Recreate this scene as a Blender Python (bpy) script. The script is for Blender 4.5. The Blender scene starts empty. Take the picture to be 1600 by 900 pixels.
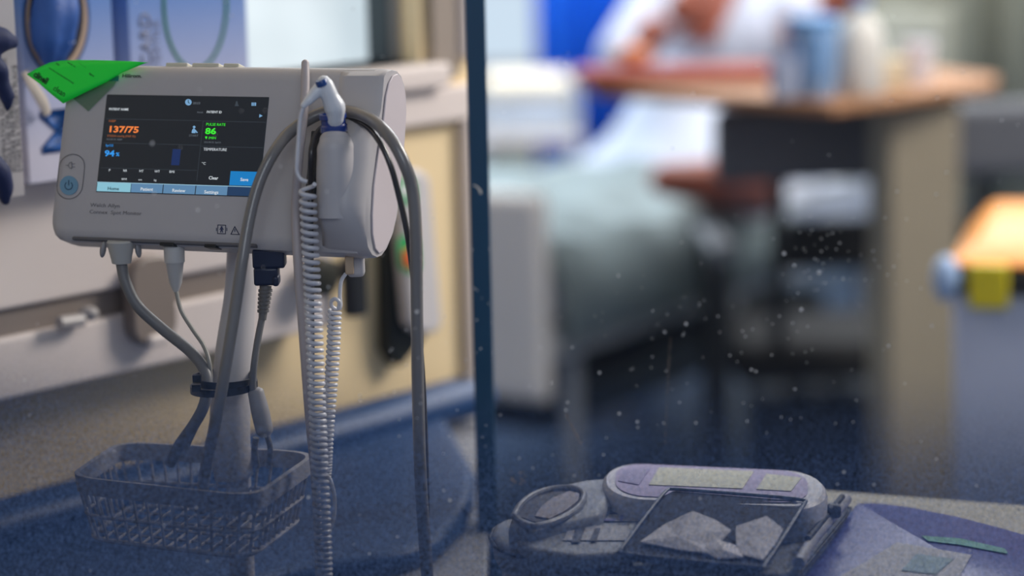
import bpy, bmesh, math, random
from mathutils import Vector as V, Matrix as M
from math import radians as R_, sin, cos, tan, pi, sqrt

# ------------------------------------------------------------------ camera
CAM = V((0, 0, 1.45)); F = 85 / 36 * 1600
scn = bpy.context.scene; col = scn.collection
ROT = M.Rotation(R_(80), 3, 'X') @ M.Rotation(R_(-1.2), 3, 'Z')
cd = bpy.data.cameras.new('camera'); cam = bpy.data.objects.new('camera', cd); col.objects.link(cam)
cd.lens = 85; cd.sensor_width = 36; cd.clip_start = .05; cd.clip_end = 60
cd.dof.use_dof = True; cd.dof.focus_distance = 2.14; cd.dof.aperture_fstop = 1.9
cam.matrix_world = M.Translation(CAM) @ ROT.to_4x4(); scn.camera = cam
scn.view_settings.view_transform = 'Standard'; scn.view_settings.look = 'None'
scn.view_settings.exposure = 0.0; scn.view_settings.gamma = 1; scn.view_settings.use_curve_mapping = False

# ------------------------------------------------------------------ world + lights
wd_ = bpy.data.worlds.new('world'); scn.world = wd_; wd_.use_nodes = True
wd_.node_tree.nodes['Background'].inputs[0].default_value = (.62, .72, 1, 1)
wd_.node_tree.nodes['Background'].inputs[1].default_value = .32

def area(name, loc, target, sx, sy, power, color=(1, 1, 1)):
    l = bpy.data.lights.new(name, 'AREA'); l.shape = 'RECTANGLE'; l.size = sx; l.size_y = sy
    l.energy = power; l.color = color
    o = bpy.data.objects.new(name, l); col.objects.link(o); o.location = loc
    o.rotation_euler = (V(target) - V(loc)).to_track_quat('-Z', 'Y').to_euler()
    return o
area('corridor_light', (1.75, 3.1, 2.4), (-.2, 2.8, 1.0), .9, .7, 58, (1, .93, .86))
area('ward_light', (1.0, 5.6, 2.75), (.7, 5.5, 0), 2.4, 2.0, 120, (.97, .98, 1))
area('ward_window_light', (-1.0, 7.0, 2.0), (.8, 5.0, .7), 1.4, 1.4, 80, (.82, .91, 1))
area('front_fill_light', (.1, -.4, 2.5), (.3, 2.6, .8), 1.2, 1.2, 15, (.85, .92, 1))  # unseen fill added behind the camera to brighten surfaces facing it

# ------------------------------------------------------------------ helpers
def rdir(px, py): return ROT @ V(((px - 800) / F, -(py - 450) / F, -1))
def P(px, py, d): return CAM + rdir(px, py) * d
def hit(px, py, p0, n):
    d = rdir(px, py); return CAM + d * ((p0 - CAM).dot(n) / d.dot(n))
def H(px, py, z): return hit(px, py, V((0, 0, z)), V((0, 0, 1)))
def YP(px, py, y): return hit(px, py, V((0, y, 0)), V((0, 1, 0)))
def lin(c): return tuple(((x / 12.92) if x <= .04045 else ((x + .055) / 1.055) ** 2.4) for x in [k / 255 for k in c]) + (1,)

MATS = {}
def mat(name, c, rough=.5, metal=0, var=.06, scale=30, bump=0, emit=0, alpha=1, coat=0, sheen=0, trans=0):
    if name in MATS: return MATS[name]
    m = bpy.data.materials.new(name); m.use_nodes = True; nt = m.node_tree; b = nt.nodes['Principled BSDF']
    tc = nt.nodes.new('ShaderNodeTexCoord'); nz = nt.nodes.new('ShaderNodeTexNoise')
    nz.inputs['Scale'].default_value = scale; nz.inputs['Detail'].default_value = 4
    nt.links.new(tc.outputs['Object'], nz.inputs['Vector'])
    cr = nt.nodes.new('ShaderNodeMapRange'); cr.inputs[3].default_value = 1 - var; cr.inputs[4].default_value = 1 + var
    nt.links.new(nz.outputs['Fac'], cr.inputs[0])
    mx = nt.nodes.new('ShaderNodeVectorMath'); mx.operation = 'SCALE'; L = lin(c)
    mx.inputs[0].default_value = L[:3]; nt.links.new(cr.outputs[0], mx.inputs['Scale'])
    nt.links.new(mx.outputs[0], b.inputs['Base Color'])
    b.inputs['Roughness'].default_value = rough; b.inputs['Metallic'].default_value = metal
    b.inputs['Alpha'].default_value = alpha; b.inputs['Coat Weight'].default_value = coat
    b.inputs['Sheen Weight'].default_value = sheen; b.inputs['Transmission Weight'].default_value = trans
    if emit:
        b.inputs['Emission Color'].default_value = L; b.inputs['Emission Strength'].default_value = emit
    if bump:
        bp = nt.nodes.new('ShaderNodeBump'); bp.inputs['Strength'].default_value = bump; bp.inputs['Distance'].default_value = .003
        nt.links.new(nz.outputs['Fac'], bp.inputs['Height']); nt.links.new(bp.outputs[0], b.inputs['Normal'])
    MATS[name] = m; return m
def glow(name, c, s=1):
    if name in MATS: return MATS[name]
    m = bpy.data.materials.new(name); m.use_nodes = True; b = m.node_tree.nodes['Principled BSDF']
    b.inputs['Base Color'].default_value = (.01, .01, .01, 1); b.inputs['Roughness'].default_value = .25
    b.inputs['Specular IOR Level'].default_value = .3
    b.inputs['Emission Color'].default_value = lin(c); b.inputs['Emission Strength'].default_value = s
    MATS[name] = m; return m

INV = {}
def thing(name, label, cat, loc=(0, 0, 0), group=None, mtx=None):
    o = bpy.data.objects.new(name, None); col.objects.link(o); o.empty_display_size = .05
    m = mtx if mtx else M.Translation(V(loc)); o.matrix_world = m; INV[o.name] = m.inverted()
    o['label'] = label; o['category'] = cat
    if group: o['group'] = group
    return o
def tag(o, label, cat, group=None, kind=None):
    o['label'] = label; o['category'] = cat
    if group: o['group'] = group
    if kind: o['kind'] = kind
    return o
def obj(name, bm, m, parent=None, smooth=True, bevel=0, seg=3, sub=0, label=None, local=False, ang=35):
    """world-space (or parent-local) bmesh -> object"""
    bmesh.ops.recalc_face_normals(bm, faces=bm.faces)
    me = bpy.data.meshes.new(name)
    if parent is None:
        c = sum((v.co for v in bm.verts), V()) / max(1, len(bm.verts)); c.z = min(v.co.z for v in bm.verts)
        bmesh.ops.translate(bm, verts=bm.verts, vec=-c); W = M.Translation(c)
    elif local: W = None
    else:
        bm.transform(INV[parent.name]); W = None
    bm.to_mesh(me); bm.free(); me.materials.append(m)
    o = bpy.data.objects.new(name, me); col.objects.link(o)
    if parent is not None:
        o.parent = parent; INV[o.name] = INV[parent.name]
    else:
        o.matrix_world = W; INV[o.name] = W.inverted()
    if smooth:
        for p in me.polygons: p.use_smooth = True
        if not sub:
            me.set_sharp_from_angle(angle=R_(ang))
    if bevel:
        b = o.modifiers.new('bevel', 'BEVEL'); b.width = bevel; b.segments = seg; b.limit_method = 'ANGLE'; b.angle_limit = R_(40); b.harden_normals = False
    if sub:
        s = o.modifiers.new('sub', 'SUBSURF'); s.levels = s.render_levels = sub
    if label: o['label'] = label
    return o
def struct(name, bm, m, parent=None, **k):
    o = obj(name, bm, m, parent, **k)
    if parent is None: o['kind'] = 'structure'
    return o
def box(bm, c, s, rot=None):
    """box centre, size, optional 3x3"""
    vs = []
    for i in range(8):
        p = V(((i & 1) - .5, ((i >> 1) & 1) - .5, ((i >> 2) & 1) - .5)); p = V((p.x * s[0], p.y * s[1], p.z * s[2]))
        if rot: p = rot @ p
        vs.append(bm.verts.new(p + V(c)))
    for f in ((0, 1, 3, 2), (4, 6, 7, 5), (0, 4, 5, 1), (2, 3, 7, 6), (0, 2, 6, 4), (1, 5, 7, 3)): bm.faces.new([vs[i] for i in f])
    return bm
def B(c, s, rot=None): return box(bmesh.new(), c, s, rot)
def prism(bm, pts, vec):
    """closed polygon (3d pts) extruded by vec"""
    a = [bm.verts.new(p) for p in pts]; b = [bm.verts.new(V(p) + vec) for p in pts]; n = len(pts)
    bm.faces.new(a); bm.faces.new(b[::-1])
    for i in range(n): bm.faces.new((a[i], b[i], b[(i + 1) % n], a[(i + 1) % n]))
    return bm
def smooth_path(pts, n=8):
    out = []; Q = [V(p) for p in pts]; Q = [Q[0] * 2 - Q[1]] + Q + [Q[-1] * 2 - Q[-2]]
    for i in range(1, len(Q) - 2):
        a, b, c, d = Q[i - 1:i + 3]
        for k in range(n):
            t = k / n
            out.append(.5 * ((2 * b) + (c - a) * t + (2 * a - 5 * b + 4 * c - d) * t * t + (3 * b - a - 3 * c + d) * t ** 3))
    out.append(Q[-2].copy()); return out
def tube(bm, pts, r, seg=12, sm=8, flat=1.0):
    """sweep; r a number or list per control point"""
    n0 = len(pts); path = smooth_path(pts, sm) if sm > 1 else [V(p) for p in pts]
    def rad(i):
        if not isinstance(r, (list, tuple)): return r
        t = i / max(1, len(path) - 1) * (n0 - 1); k = min(int(t), n0 - 2); f = t - k; f = f * f * (3 - 2 * f) if sm > 1 else f
        return r[k] * (1 - f) + r[k + 1] * f
    T = (path[1] - path[0]).normalized(); N = T.orthogonal().normalized(); rings = []
    for i, p in enumerate(path):
        t2 = (path[min(i + 1, len(path) - 1)] - path[max(i - 1, 0)]).normalized()
        N = (T.rotation_difference(t2) @ N).normalized(); T = t2; Bn = T.cross(N); ring = []
        for k in range(seg):
            a = 2 * pi * k / seg; ring.append(bm.verts.new(p + (N * cos(a) + Bn * sin(a) * flat) * rad(i)))
        rings.append(ring)
    for a, b in zip(rings, rings[1:]):
        for k in range(seg): bm.faces.new((a[k], a[(k + 1) % seg], b[(k + 1) % seg], b[k]))
    bm.faces.new(rings[0][::-1]); bm.faces.new(rings[-1]); return bm
def cyl(bm, a, b, r0, r1=None, seg=24): return tube(bm, [V(a), V(b)], [r0, r0 if r1 is None else r1], seg, 1)
def coil(bm, path, Rr, r, turns, seg=8, per=14, sx=1.0, power=1.0):
    pth = smooth_path(path, 24); n = int(turns * per); pts = []
    ax = V((1, 0, 0)); ay = V((0, 1, 0))
    for i in range(n + 1):
        s = (i / n) ** power; t = s * (len(pth) - 1); k = min(int(t), len(pth) - 2); c = pth[k].lerp(pth[k + 1], t - k)
        a = 2 * pi * i / per; pts.append(c + ax * cos(a) * Rr * sx + ay * sin(a) * Rr)
    return tube(bm, pts, r, seg, 1)
def lathe(bm, base, prof, axis=V((0, 0, 1)), seg=28):
    axis = V(axis).normalized(); N = axis.orthogonal().normalized(); Bn = axis.cross(N); rings = []
    for r, h in prof:
        rings.append([bm.verts.new(V(base) + axis * h + (N * cos(2 * pi * k / seg) + Bn * sin(2 * pi * k / seg)) * max(r, 1e-4)) for k in range(seg)])
    for a, b in zip(rings, rings[1:]):
        for k in range(seg): bm.faces.new((a[k], a[(k + 1) % seg], b[(k + 1) % seg], b[k]))
    bm.faces.new(rings[0][::-1]); bm.faces.new(rings[-1]); return bm
def ell(bm, c, s, rot=None, seg=20):
    r = bmesh.ops.create_uvsphere(bm, u_segments=seg, v_segments=seg // 2, radius=1)
    for v in r['verts']:
        p = V((v.co.x * s[0], v.co.y * s[1], v.co.z * s[2])); v.co = (rot @ p if rot else p) + V(c)
    return bm
def textobj(s, size, m, parent, o, x, y, name='lettering', label=None, align='LEFT', squeeze=1, ext=.00012, local=False, bold=0):
    c = bpy.data.curves.new('t', 'FONT'); c.body = s; c.size = 1; c.align_x = align; c.extrude = 0; c.resolution_u = 2
    c.offset = bold
    t = bpy.data.objects.new('t', c); col.objects.link(t)
    me = bpy.data.meshes.new_from_object(t.evaluated_get(bpy.context.evaluated_depsgraph_get())); bpy.data.objects.remove(t)
    bm = bmesh.new(); bm.from_mesh(me); bpy.data.meshes.remove(me)
    x = V(x).normalized(); y = V(y).normalized(); z = x.cross(y)
    g = bmesh.ops.extrude_face_region(bm, geom=bm.faces[:])
    ev = set(v for v in g['geom'] if isinstance(v, bmesh.types.BMVert))
    for v in bm.verts:
        up = v in ev
        v.co = V(o) + x * v.co.x * size * squeeze + y * v.co.y * size + z * (ext if up else 0)
    return obj(name, bm, m, parent, smooth=False, label=label, local=local)
def kids(o): return list(o.children)
def copy_tree(o, delta=V(), parent=None):
    c = o.copy(); col.objects.link(c); c.parent = parent
    if parent is None: c.location = o.location + delta
    for k in kids(o): copy_tree(k, V(), c)
    return c

# ------------------------------------------------------------------ materials
white_pl = mat('white_plastic', (188, 184, 186), .42, var=.02, scale=60)
cap_pl = mat('cap_plastic', (222, 214, 216), .45, var=.02)
grey_pl = mat('grey_plastic', (150, 148, 150), .4)
cream = mat('cream_paint', (238, 214, 170), .55, var=.05, scale=6)
trimw = mat('white_trim', (226, 214, 208), .4, var=.03, scale=5)
taupe = mat('taupe_rail', (138, 126, 118), .4, var=.08, scale=12)
blue_v = mat('blue_vinyl', (20, 62, 110), .46, var=.12, scale=18, bump=.08)
floor_m = mat('blue_floor', (42, 68, 102), .4, var=.15, scale=8)
navy = mat('navy_plastic', (22, 36, 66), .35, var=.2, scale=200)
black = mat('black_plastic', (17, 19, 21), .4, var=.2)
coil_w = mat('coil_white', (205, 205, 212), .35, var=.03)
hose_m = mat('grey_hose', (120, 117, 116), .28, var=.06, scale=40, coat=.4)
hose_d = mat('dark_hose', (52, 50, 53), .3, coat=.3)
cable_g = mat('cable_grey', (112, 112, 114), .45)

# ------------------------------------------------------------------ room shell
struct('floor', B((0, 5, -.05), (9, 13, .1)), floor_m, smooth=False)
struct('ceiling', B((0, 5, 2.9), (9, 13, .1)), mat('ceiling_white', (220, 222, 222), .8), smooth=False)
struct('wall_back', B((0, 8.6, 1.42), (9, .12, 2.84)), mat('ward_paint', (196, 196, 176), .7, var=.1, scale=2), smooth=False)
struct('wall_right', B((4.4, 5, 1.42), (.12, 7.1, 2.84)), mat('ward_paint_r', (200, 200, 185), .7), smooth=False)
# oblique wall frame
WD = V((sin(R_(40)), cos(R_(40)), 0)); WN = V((cos(R_(40)), -sin(R_(40)), 0)); WA = P(0, 628, 2.54)
WROT = M((( WD.x, -WN.x, 0), (WD.y, -WN.y, 0), (0, 0, 1)))   # columns: along, into wall, up
def W(px, py, o=0): return hit(px, py, WA + WN * o, WN)
def wt(px, py, o=0): p = W(px, py, o); return (p - WA).dot(WD), p.z
def wp(t, z, o=0): return WA + WD * t + WN * o + V((0, 0, z - WA.z))
def wbox(bm, t0, t1, z0, z1, o0, o1): return box(bm, wp((t0 + t1) / 2, (z0 + z1) / 2, (o0 + o1) / 2), (t1 - t0, o1 - o0, z1 - z0), WROT)
def WB(*a): return wbox(bmesh.new(), *a)
tEnd = wt(738, 300)[0]
tw0, zs = wt(330, 150)[0], wt(600, 104)[1]; tw1 = wt(655, 60)[0]
b = bmesh.new()
wbox(b, -1.6, tEnd, 0, zs, -.14, 0); wbox(b, tw1, tEnd, zs, 2.84, -.14, 0); wbox(b, -1.6, tw0, zs, 2.84, -.14, 0); wbox(b, tw0, tw1, 2.2, 2.84, -.14, 0)
struct('wall_left', b, cream, smooth=False)
# window in the oblique wall
tg = wt(622, 50, -.03)[0]; tg2 = wt(606, 50, -.045)[0]
fr = bmesh.new(); wbox(fr, tg, tw1, zs, 2.2, -.12, -.03)
w1 = struct('window_1', fr, mat('window_grey', (128, 124, 120), .5), smooth=False, bevel=.004)
b = bmesh.new(); wbox(b, tg2, tg + .001, zs, 2.2, -.10, -.045)
obj('gasket', b, mat('gasket_dark', (58, 70, 76), .5), w1, smooth=False)
def pane_mat():
    m = bpy.data.materials.new('frosted_daylight'); m.use_nodes = True; nt = m.node_tree; bb = nt.nodes['Principled BSDF']
    tc = nt.nodes.new('ShaderNodeTexCoord'); nz = nt.nodes.new('ShaderNodeTexNoise'); nz.inputs['Scale'].default_value = 5
    nt.links.new(tc.outputs['Object'], nz.inputs['Vector']); cr = nt.nodes.new('ShaderNodeValToRGB')
    cr.color_ramp.elements[0].position = .3; cr.color_ramp.elements[0].color = lin((192, 208, 216))
    cr.color_ramp.elements[1].position = .62; cr.color_ramp.elements[1].color = lin((216, 231, 239))
    nt.links.new(nz.outputs[0], cr.inputs[0]); nt.links.new(cr.outputs[0], bb.inputs['Emission Color'])
    bb.inputs['Base Color'].default_value = (.2, .2, .2, 1)
    bb.inputs['Emission Strength'].default_value = .95; return m
obj('pane', WB(tw0, tg2 + .005, zs, 2.2, -.09, -.08), pane_mat(), w1, smooth=False)
obj('sill', WB(tw0 - .03, tw1 + .02, zs - .03, zs, -.12, .035), trimw, w1, smooth=False, bevel=.006)
# boards right of the window and pilaster at the wall end
t2, z2 = wt(640, 196); t3 = wt(712, 200)[0]
struct('trim_1', WB(tw1 - .25, tEnd, z2, zs - .032, 0, .018), trimw, smooth=False, bevel=.004)
tr0, tr1 = wt(667, 60)[0], wt(704, 60)[0]; zr = wt(690, 122)[1]
struct('trim_2', WB(tr0, tr1, zr, 2.84, .004, .012), mat('taupe_panel', (150, 138, 128), .5), smooth=False)
struct('trim_3', WB(t3, tEnd, .0, z2 + .0, 0, .018), trimw, smooth=False, bevel=.006)
struct('trim_4', WB(tr1 + .004, tEnd, zs + .001, 2.84, 0, .02), trimw, smooth=False, bevel=.004)

# bedhead trunking (white service panel) with equipment rail
OFF = .06
tt0, ttR = wt(-160, 600, OFF)[0], wt(522, 480, OFF)[0]
zb = wt(0, 628, OFF)[1]; zr1 = wt(0, 487, OFF)[1]; zr0 = wt(0, 530, OFF)[1]; ztop = wt(40, 282, OFF)[1]
tk = thing('service_trunking', 'long white bedhead trunking panel along the wall behind the monitor', 'trunking', wp(tt0, zb, 0))
obj('lower_panel', WB(tt0, ttR, zb, zr0, 0.001, OFF), trimw, tk, smooth=False, bevel=.005)
obj('upper_panel', WB(tt0, wt(410, 300, OFF)[0], zr1, ztop, 0.001, OFF), trimw, tk, smooth=False, bevel=.005)
obj('channel', WB(tt0, wt(412, 430, OFF)[0], zr0, zr1, 0.001, OFF - .008), taupe, tk, smooth=False)
obj('end_panel', WB(wt(412, 430, OFF)[0], ttR, zr0, zr1 + .0, 0.001, OFF - .002), trimw, tk, smooth=False)
# hanging clamp plate (rounded lobe)
ta, tb = wt(190, 480, OFF)[0], wt(259, 480, OFF)[0]; zc0, zc1 = wt(225, 536, OFF)[1], wt(225, 398, OFF)[1]
pts = []; rr = (tb - ta) * .38
for (cx, cz, a0) in ((tb - rr, zc0 + rr, -90), (tb - rr, zc1 - rr, 0), (ta + rr, zc1 - rr, 90), (ta + rr, zc0 + rr, 180)):
    for k in range(7): a = R_(a0 + 15 * k); pts.append(wp(cx + rr * cos(a), cz + rr * sin(a), OFF + .001))
cl = thing('rail_clamp', 'taupe rounded clamp plate on the trunking rail left of the grey blood pressure hose', 'clamp', wp(ta, zc0, OFF))
obj('plate', prism(bmesh.new(), pts, WN * .018), taupe, cl, bevel=.003)
obj('lip', WB(ta + rr * .7, tb - rr * .7, zc0 - .001, zc0 + .012, OFF + .002, OFF + .024), trimw, cl, bevel=.004, label='pale lower lip')
b = bmesh.new(); p0, p1 = W(92, 505, OFF + .012), W(128, 500, OFF + .012); cyl(b, p0, p1, .007); ell(b, W(138, 490, OFF + .012), (.011, .008, .008))
tag(obj('gas_outlet', b, mat('pale_socket', (176, 170, 168), .35)), 'small pale outlet spigot in the taupe rail channel at the far left', 'outlet')
kn = W(478, 430, OFF); b = bmesh.new(); lathe(b, kn, [(.010, 0.001), (.010, .012), (.021, .013), (.0235, .02), (.021, .034), (.012, .037)], WN, 28)
tag(obj('clamp_knob', b, mat('olive_black', (38, 38, 30), .4)), 'round black knob on the white trunking behind the coiled cord', 'knob')
b = bmesh.new(); ta, tb = wt(516, 440, .05)[0], wt(542, 440, .05)[0]; za, zz = wt(530, 490, .05)[1], wt(530, 396, .05)[1]
wbox(b, ta, tb, za, zz, .066, .085); wbox(b, ta + .004, tb - .004, zz - .03, zz - .01, .001, .066)
tag(obj('wall_hook', b, mat('hook_black', (30, 32, 38), .35), bevel=.004), 'black upright wall hook at the right end of the white trunking', 'hook')

# nurse call handset in black cradle
cr = thing('handset_holder', 'black wedge shaped handset holder on the cream wall right of the monitor', 'holder', W(610, 565, .001))
b = bmesh.new(); prism(b, [W(x, y, .002) for x, y in ((586, 330), (650, 330), (652, 480), (645, 525), (612, 567), (602, 569), (588, 545))], WN * .022)
obj('back_plate', b, mat('cradle_black', (17, 25, 25), .5, var=.15), cr, bevel=.004)
hs = thing('call_handset', 'white rounded nurse call handset with green rings and an orange button', 'handset', W(650, 515, .025))
def rr_poly(f, x0, y0, x1, y1, r, n=6):
    out = []
    for cx, cy, a0 in ((x1 - r, y1 - r, 0), (x0 + r, y1 - r, 90), (x0 + r, y0 + r, 180), (x1 - r, y0 + r, 270)):
        for k in range(n + 1): a = R_(a0 + 90 / n * k); out.append(f(cx + r * cos(a), cy + r * sin(a)))
    return out
sk = lambda o: (lambda x, y: W(x + (y - 380) * .085, y, o))
obj('body', prism(bmesh.new(), rr_poly(sk(.025), 612, 262, 662, 520, 24), WN * .022), mat('handset_white', (208, 203, 203), .4), hs, bevel=.006)
for rp in ((622, 278, 655, 318, 12), (621, 368, 652, 426, 14)): obj('ring', prism(bmesh.new(), rr_poly(sk(.0472), *rp), WN * .002), mat('green_print', (30, 165, 92), .5), hs, label='green printed ring')
obj('call_button', prism(bmesh.new(), rr_poly(sk(.0494), 628, 388, 646, 417, 8), WN * .003), mat('orange_button', (235, 100, 50), .4), hs, label='orange call button')
b = bmesh.new(); prism(b, rr_poly(sk(.0494), 629, 286, 648, 308, 8), WN * .002)
obj('light_button', b, mat('white_button', (220, 225, 220), .4), hs)
b = bmesh.new(); prism(b, rr_poly(sk(.0472), 620, 338, 644, 344, 3), WN * .001)
obj('grille', b, mat('grille_grey', (130, 125, 125), .5), hs)

# ------------------------------------------------------------------ glove boxes on the trunking
glove_b = mat('glove_blue', (34, 84, 160), .6, var=.2, scale=40, bump=.6)
glove_n = mat('glove_navy', (24, 38, 84), .65, var=.2, scale=40, bump=.5)
def print_mat(name, top, bot, z0, z1):
    m = bpy.data.materials.new(name); m.use_nodes = True; nt = m.node_tree; bb = nt.nodes['Principled BSDF']
    g = nt.nodes.new('ShaderNodeTexCoord'); s = nt.nodes.new('ShaderNodeSeparateXYZ'); nt.links.new(g.outputs['Object'], s.inputs[0])
    r = nt.nodes.new('ShaderNodeMapRange'); r.inputs[1].default_value = z0; r.inputs[2].default_value = z1; nt.links.new(s.outputs[2], r.inputs[0])
    c = nt.nodes.new('ShaderNodeValToRGB'); c.color_ramp.elements[0].color = lin(bot); c.color_ramp.elements[1].color = lin(top)
    nt.links.new(r.outputs[0], c.inputs[0]); nt.links.new(c.outputs[0], bb.inputs['Base Color']); bb.inputs['Roughness'].default_value = .45; return m
def blob(name, pts, radii, m, parent, lab=None, vox=.004):
    """lumpy cloth-like body: overlapping tapered tubes welded by a voxel remesh"""
    bm = bmesh.new()
    for pp, rr_ in zip(pts, radii): tube(bm, pp, rr_, 12, 6); [ell(bm, pp[k], (rr_[k],) * 3, seg=12) for k in (0, -1)]
    o = obj(name, bm, m, parent, label=lab)
    md = o.modifiers.new('remesh', 'REMESH'); md.mode = 'VOXEL'; md.voxel_size = vox; md.use_smooth_shade = True
    s = o.modifiers.new('smooth', 'SMOOTH'); s.iterations = 3
    return o
GO = .10
def glove_box(x0, x1, yb, label, ring_px, ring_m, open_, nm):
    t0, t1 = wt(x0, yb, GO)[0], wt(x1, yb, GO)[0]; z0 = ztop + .0015; z1 = z0 + .26
    th = thing('glove_box', label, 'glove box', wp((t0 + t1) / 2, z0, GO / 2), group=None)
    bm = WB(t0, t1, z0, z1, .012, GO)
    obj('carton', bm, print_mat(nm, (88, 134, 204), (208, 205, 222), .03, .19), th, smooth=False, bevel=.0015)
    cx, cy, ax, ay = ring_px; n = 48; b = bmesh.new(); ri = []
    for k in range(n):
        a = 2 * pi * k / n
        ri.append([b.verts.new(W(cx + (ax + e) * cos(a), cy + (ay + e) * sin(a), GO + .0006)) for e in (2.4, -2.4)])
    for k in range(n): b.faces.new((ri[k][0], ri[k][1], ri[(k + 1) % n][1], ri[(k + 1) % n][0]))
    bmesh.ops.extrude_face_region(b, geom=b.faces[:])
    obj('printed_oval', b, ring_m, th, smooth=False)
    return th
gA = glove_box(45, 187, 262, 'blue and lavender glove carton with blue gloves showing in its oval opening', (88, 28, 50, 88), mat('oval_blue', (26, 92, 160), .5), True, 'glove_print_a')
textobj('M', .066, mat('print_blue', (20, 88, 165), .5), gA, W(122, 240, GO + .001), (0, 0, 1), -WD, align='LEFT', bold=.01)
# opening: dark oval plate coloured as the shade inside, tan torn card rim, glove
b = bmesh.new(); prism(b, [W(88 + 48 * cos(2 * pi * k / 40), 30 + 82 * sin(2 * pi * k / 40), GO + .0008) for k in range(40)], WN * .0008)
obj('card_edge', b, mat('tan_card', (184, 158, 136), .7), gA, label='torn tan card edge of the opening')
b = bmesh.new(); prism(b, [W(88 + 42 * cos(2 * pi * k / 40), 22 + 80 * sin(2 * pi * k / 40), GO + .0018) for k in range(40)], WN * .0008)
obj('opening', b, mat('opening_shade', (20, 24, 46), .8), gA)
def wl(px, py, o): return W(px, py, GO + o)
gl = blob('glove', [[wl(78, -20, .01), wl(76, 20, .016), wl(72, 60, .018), wl(74, 96, .012)], [wl(104, -20, .01), wl(100, 20, .018), wl(96, 60, .016), wl(92, 92, .01)], [wl(58, 40, .006), wl(70, 60, .014), wl(84, 80, .014)]],
     [[.014, .018, .016, .007], [.011, .016, .014, .008], [.009, .014, .01]], glove_b, None)
tag(gl, 'crumpled blue disposable glove pulling out of the oval opening of the carton', 'glove')
b = bmesh.new(); tube(b, [wl(38, 112, .006), wl(52, 135, .012), wl(66, 158, .012), wl(74, 178, .008)], [.004, .006, .0065, .005], 10, 8, .5)
obj('card_flap', b, mat('pale_flap', (216, 204, 190), .7), gA, label='pale strip of torn card hanging down')
gB = glove_box(210, 394, 230, 'lavender blue carton with a green printed oval and grey upright lettering', (305, 5, 49, 103), mat('oval_green', (14, 140, 62), .5), False, 'glove_print_b')
gp = mat('print_grey', (122, 126, 150), .5)
textobj('CARD', .021, gp, gB, W(238, 96 + 8, GO + .001), (0, 0, 1), -WD, bold=.01)
textobj('TEXTILE', .014, gp, gB, W(252, 100 + 8, GO + .001), (0, 0, 1), -WD)
gC = thing('glove_box', 'white glove carton at the far left edge with upright black small print', 'glove box', W(20, 280, .13))
t0, t1 = wt(-150, 285, .165)[0], wt(38, 285, .165)[0]
obj('carton', WB(t0, t1, ztop + .0015, ztop + .27, .012, .165), mat('carton_white', (196, 190, 192), .5), gC, smooth=False, bevel=.0015)
ink = mat('ink', (84, 82, 90), .6)
for k, s in enumerate(('EXAMINATION GLOVES', 'SINGLE USE ONLY NON STERILE', 'POWDER FREE MEDICAL', 'STORE IN A COOL DRY PLACE')):
    textobj(s, .0075, ink, gC, W(12 + 8 * k, 268, .166), (0, 0, 1), -WD)
for nm_, pp, rr_ in (('navy glove hanging out at the upper left edge of the picture', [[wl(-30, 60, .085), wl(0, 62, .09), wl(18, 66, .09)], [wl(-20, 100, .085), wl(-2, 110, .09), wl(6, 130, .088)], [wl(-5, 118, .088), wl(10, 148, .088), wl(12, 172, .086)]], [[.016, .013, .008], [.014, .01, .006], [.008, .008, .004]]),
                 ('navy glove finger hanging at the left edge below the white carton', [[wl(-25, 255, .085), wl(-5, 268, .09), wl(6, 290, .09), wl(8, 314, .088)]], [[.016, .013, .010, .006]])):
    tag(blob('glove', pp, rr_, glove_n, None), nm_, 'glove')

# ------------------------------------------------------------------ blue padded bench along the wall
zp = wt(440, 742, .16)[1]
def padpt(px, py, z): return H(px, py, z)
bn = thing('padded_bench', 'blue vinyl padded bench with a rounded end beneath the trunking', 'bench', wp(.5, 0, .2))
outl = []
a0 = W(-200, 760, .0); tR = wt(728, 690, .05)[0]
q = [wp(-1.0, zp, .012), wp(tR - .02, zp, .012)] + [H(x, y, zp) for x, y in ((742, 735), (739, 770), (722, 806), (690, 838), (640, 858), (580, 868), (520, 876), (460, 886), (390, 905), (300, 935), (100, 985))] 
q += [V((q[-1].x - .5, q[-1].y - .08, zp)), wp(-1.0, zp, .25)]
qq = [V((p.x, p.y, zp - .025)) for p in q]
obj('seat_pad', prism(bmesh.new(), qq, V((0, 0, .025))), blue_v, bn, bevel=.010, seg=4)
b = bmesh.new(); za_ = wt(440, 700, .05)[1]
tube(b, [wp(-1.0, za_, .045), wp(tR - .1, za_, .045), wp(tR - .02, za_, .045)], .026, 20, 1); ell(b, wp(tR - .02, za_, .045), (.026, .026, .026))
obj('bolster', b, blue_v, bn)
b = bmesh.new(); zc_ = (za_ + zp) / 2; tube(b, [wp(-1.0, zp + .006, .10), wp(tR - .03, zp + .006, .10)], .022, 20, 1); ell(b, wp(tR - .03, zp + .006, .10), (.022,) * 3)
obj('welt', b, blue_v, bn)
b = bmesh.new(); lathe(b, W(702, 622, .03), [(.012, 0), (.026, .004), (.030, .018), (.026, .034), (.012, .038)], WN, 28)
obj('end_knob', b, mat('knob_navy', (26, 42, 72), .4), bn, label='dark navy round end knob')
c0 = V((0, 0, 0)); sl = [V((p.x, p.y, zp - .055)) for p in (wp(-1.0, 0, .012), wp(tR + .06, 0, .012))] + [V((-.03, 2.52, zp - .055)), V((-.03, 2.24, zp - .055)), V((-1.1, 2.24, zp - .055))]
obj('base_shelf', prism(bmesh.new(), sl, V((0, 0, .029))), mat('grey_laminate', (158, 158, 162), .45), bn, smooth=False, bevel=.003)
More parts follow.
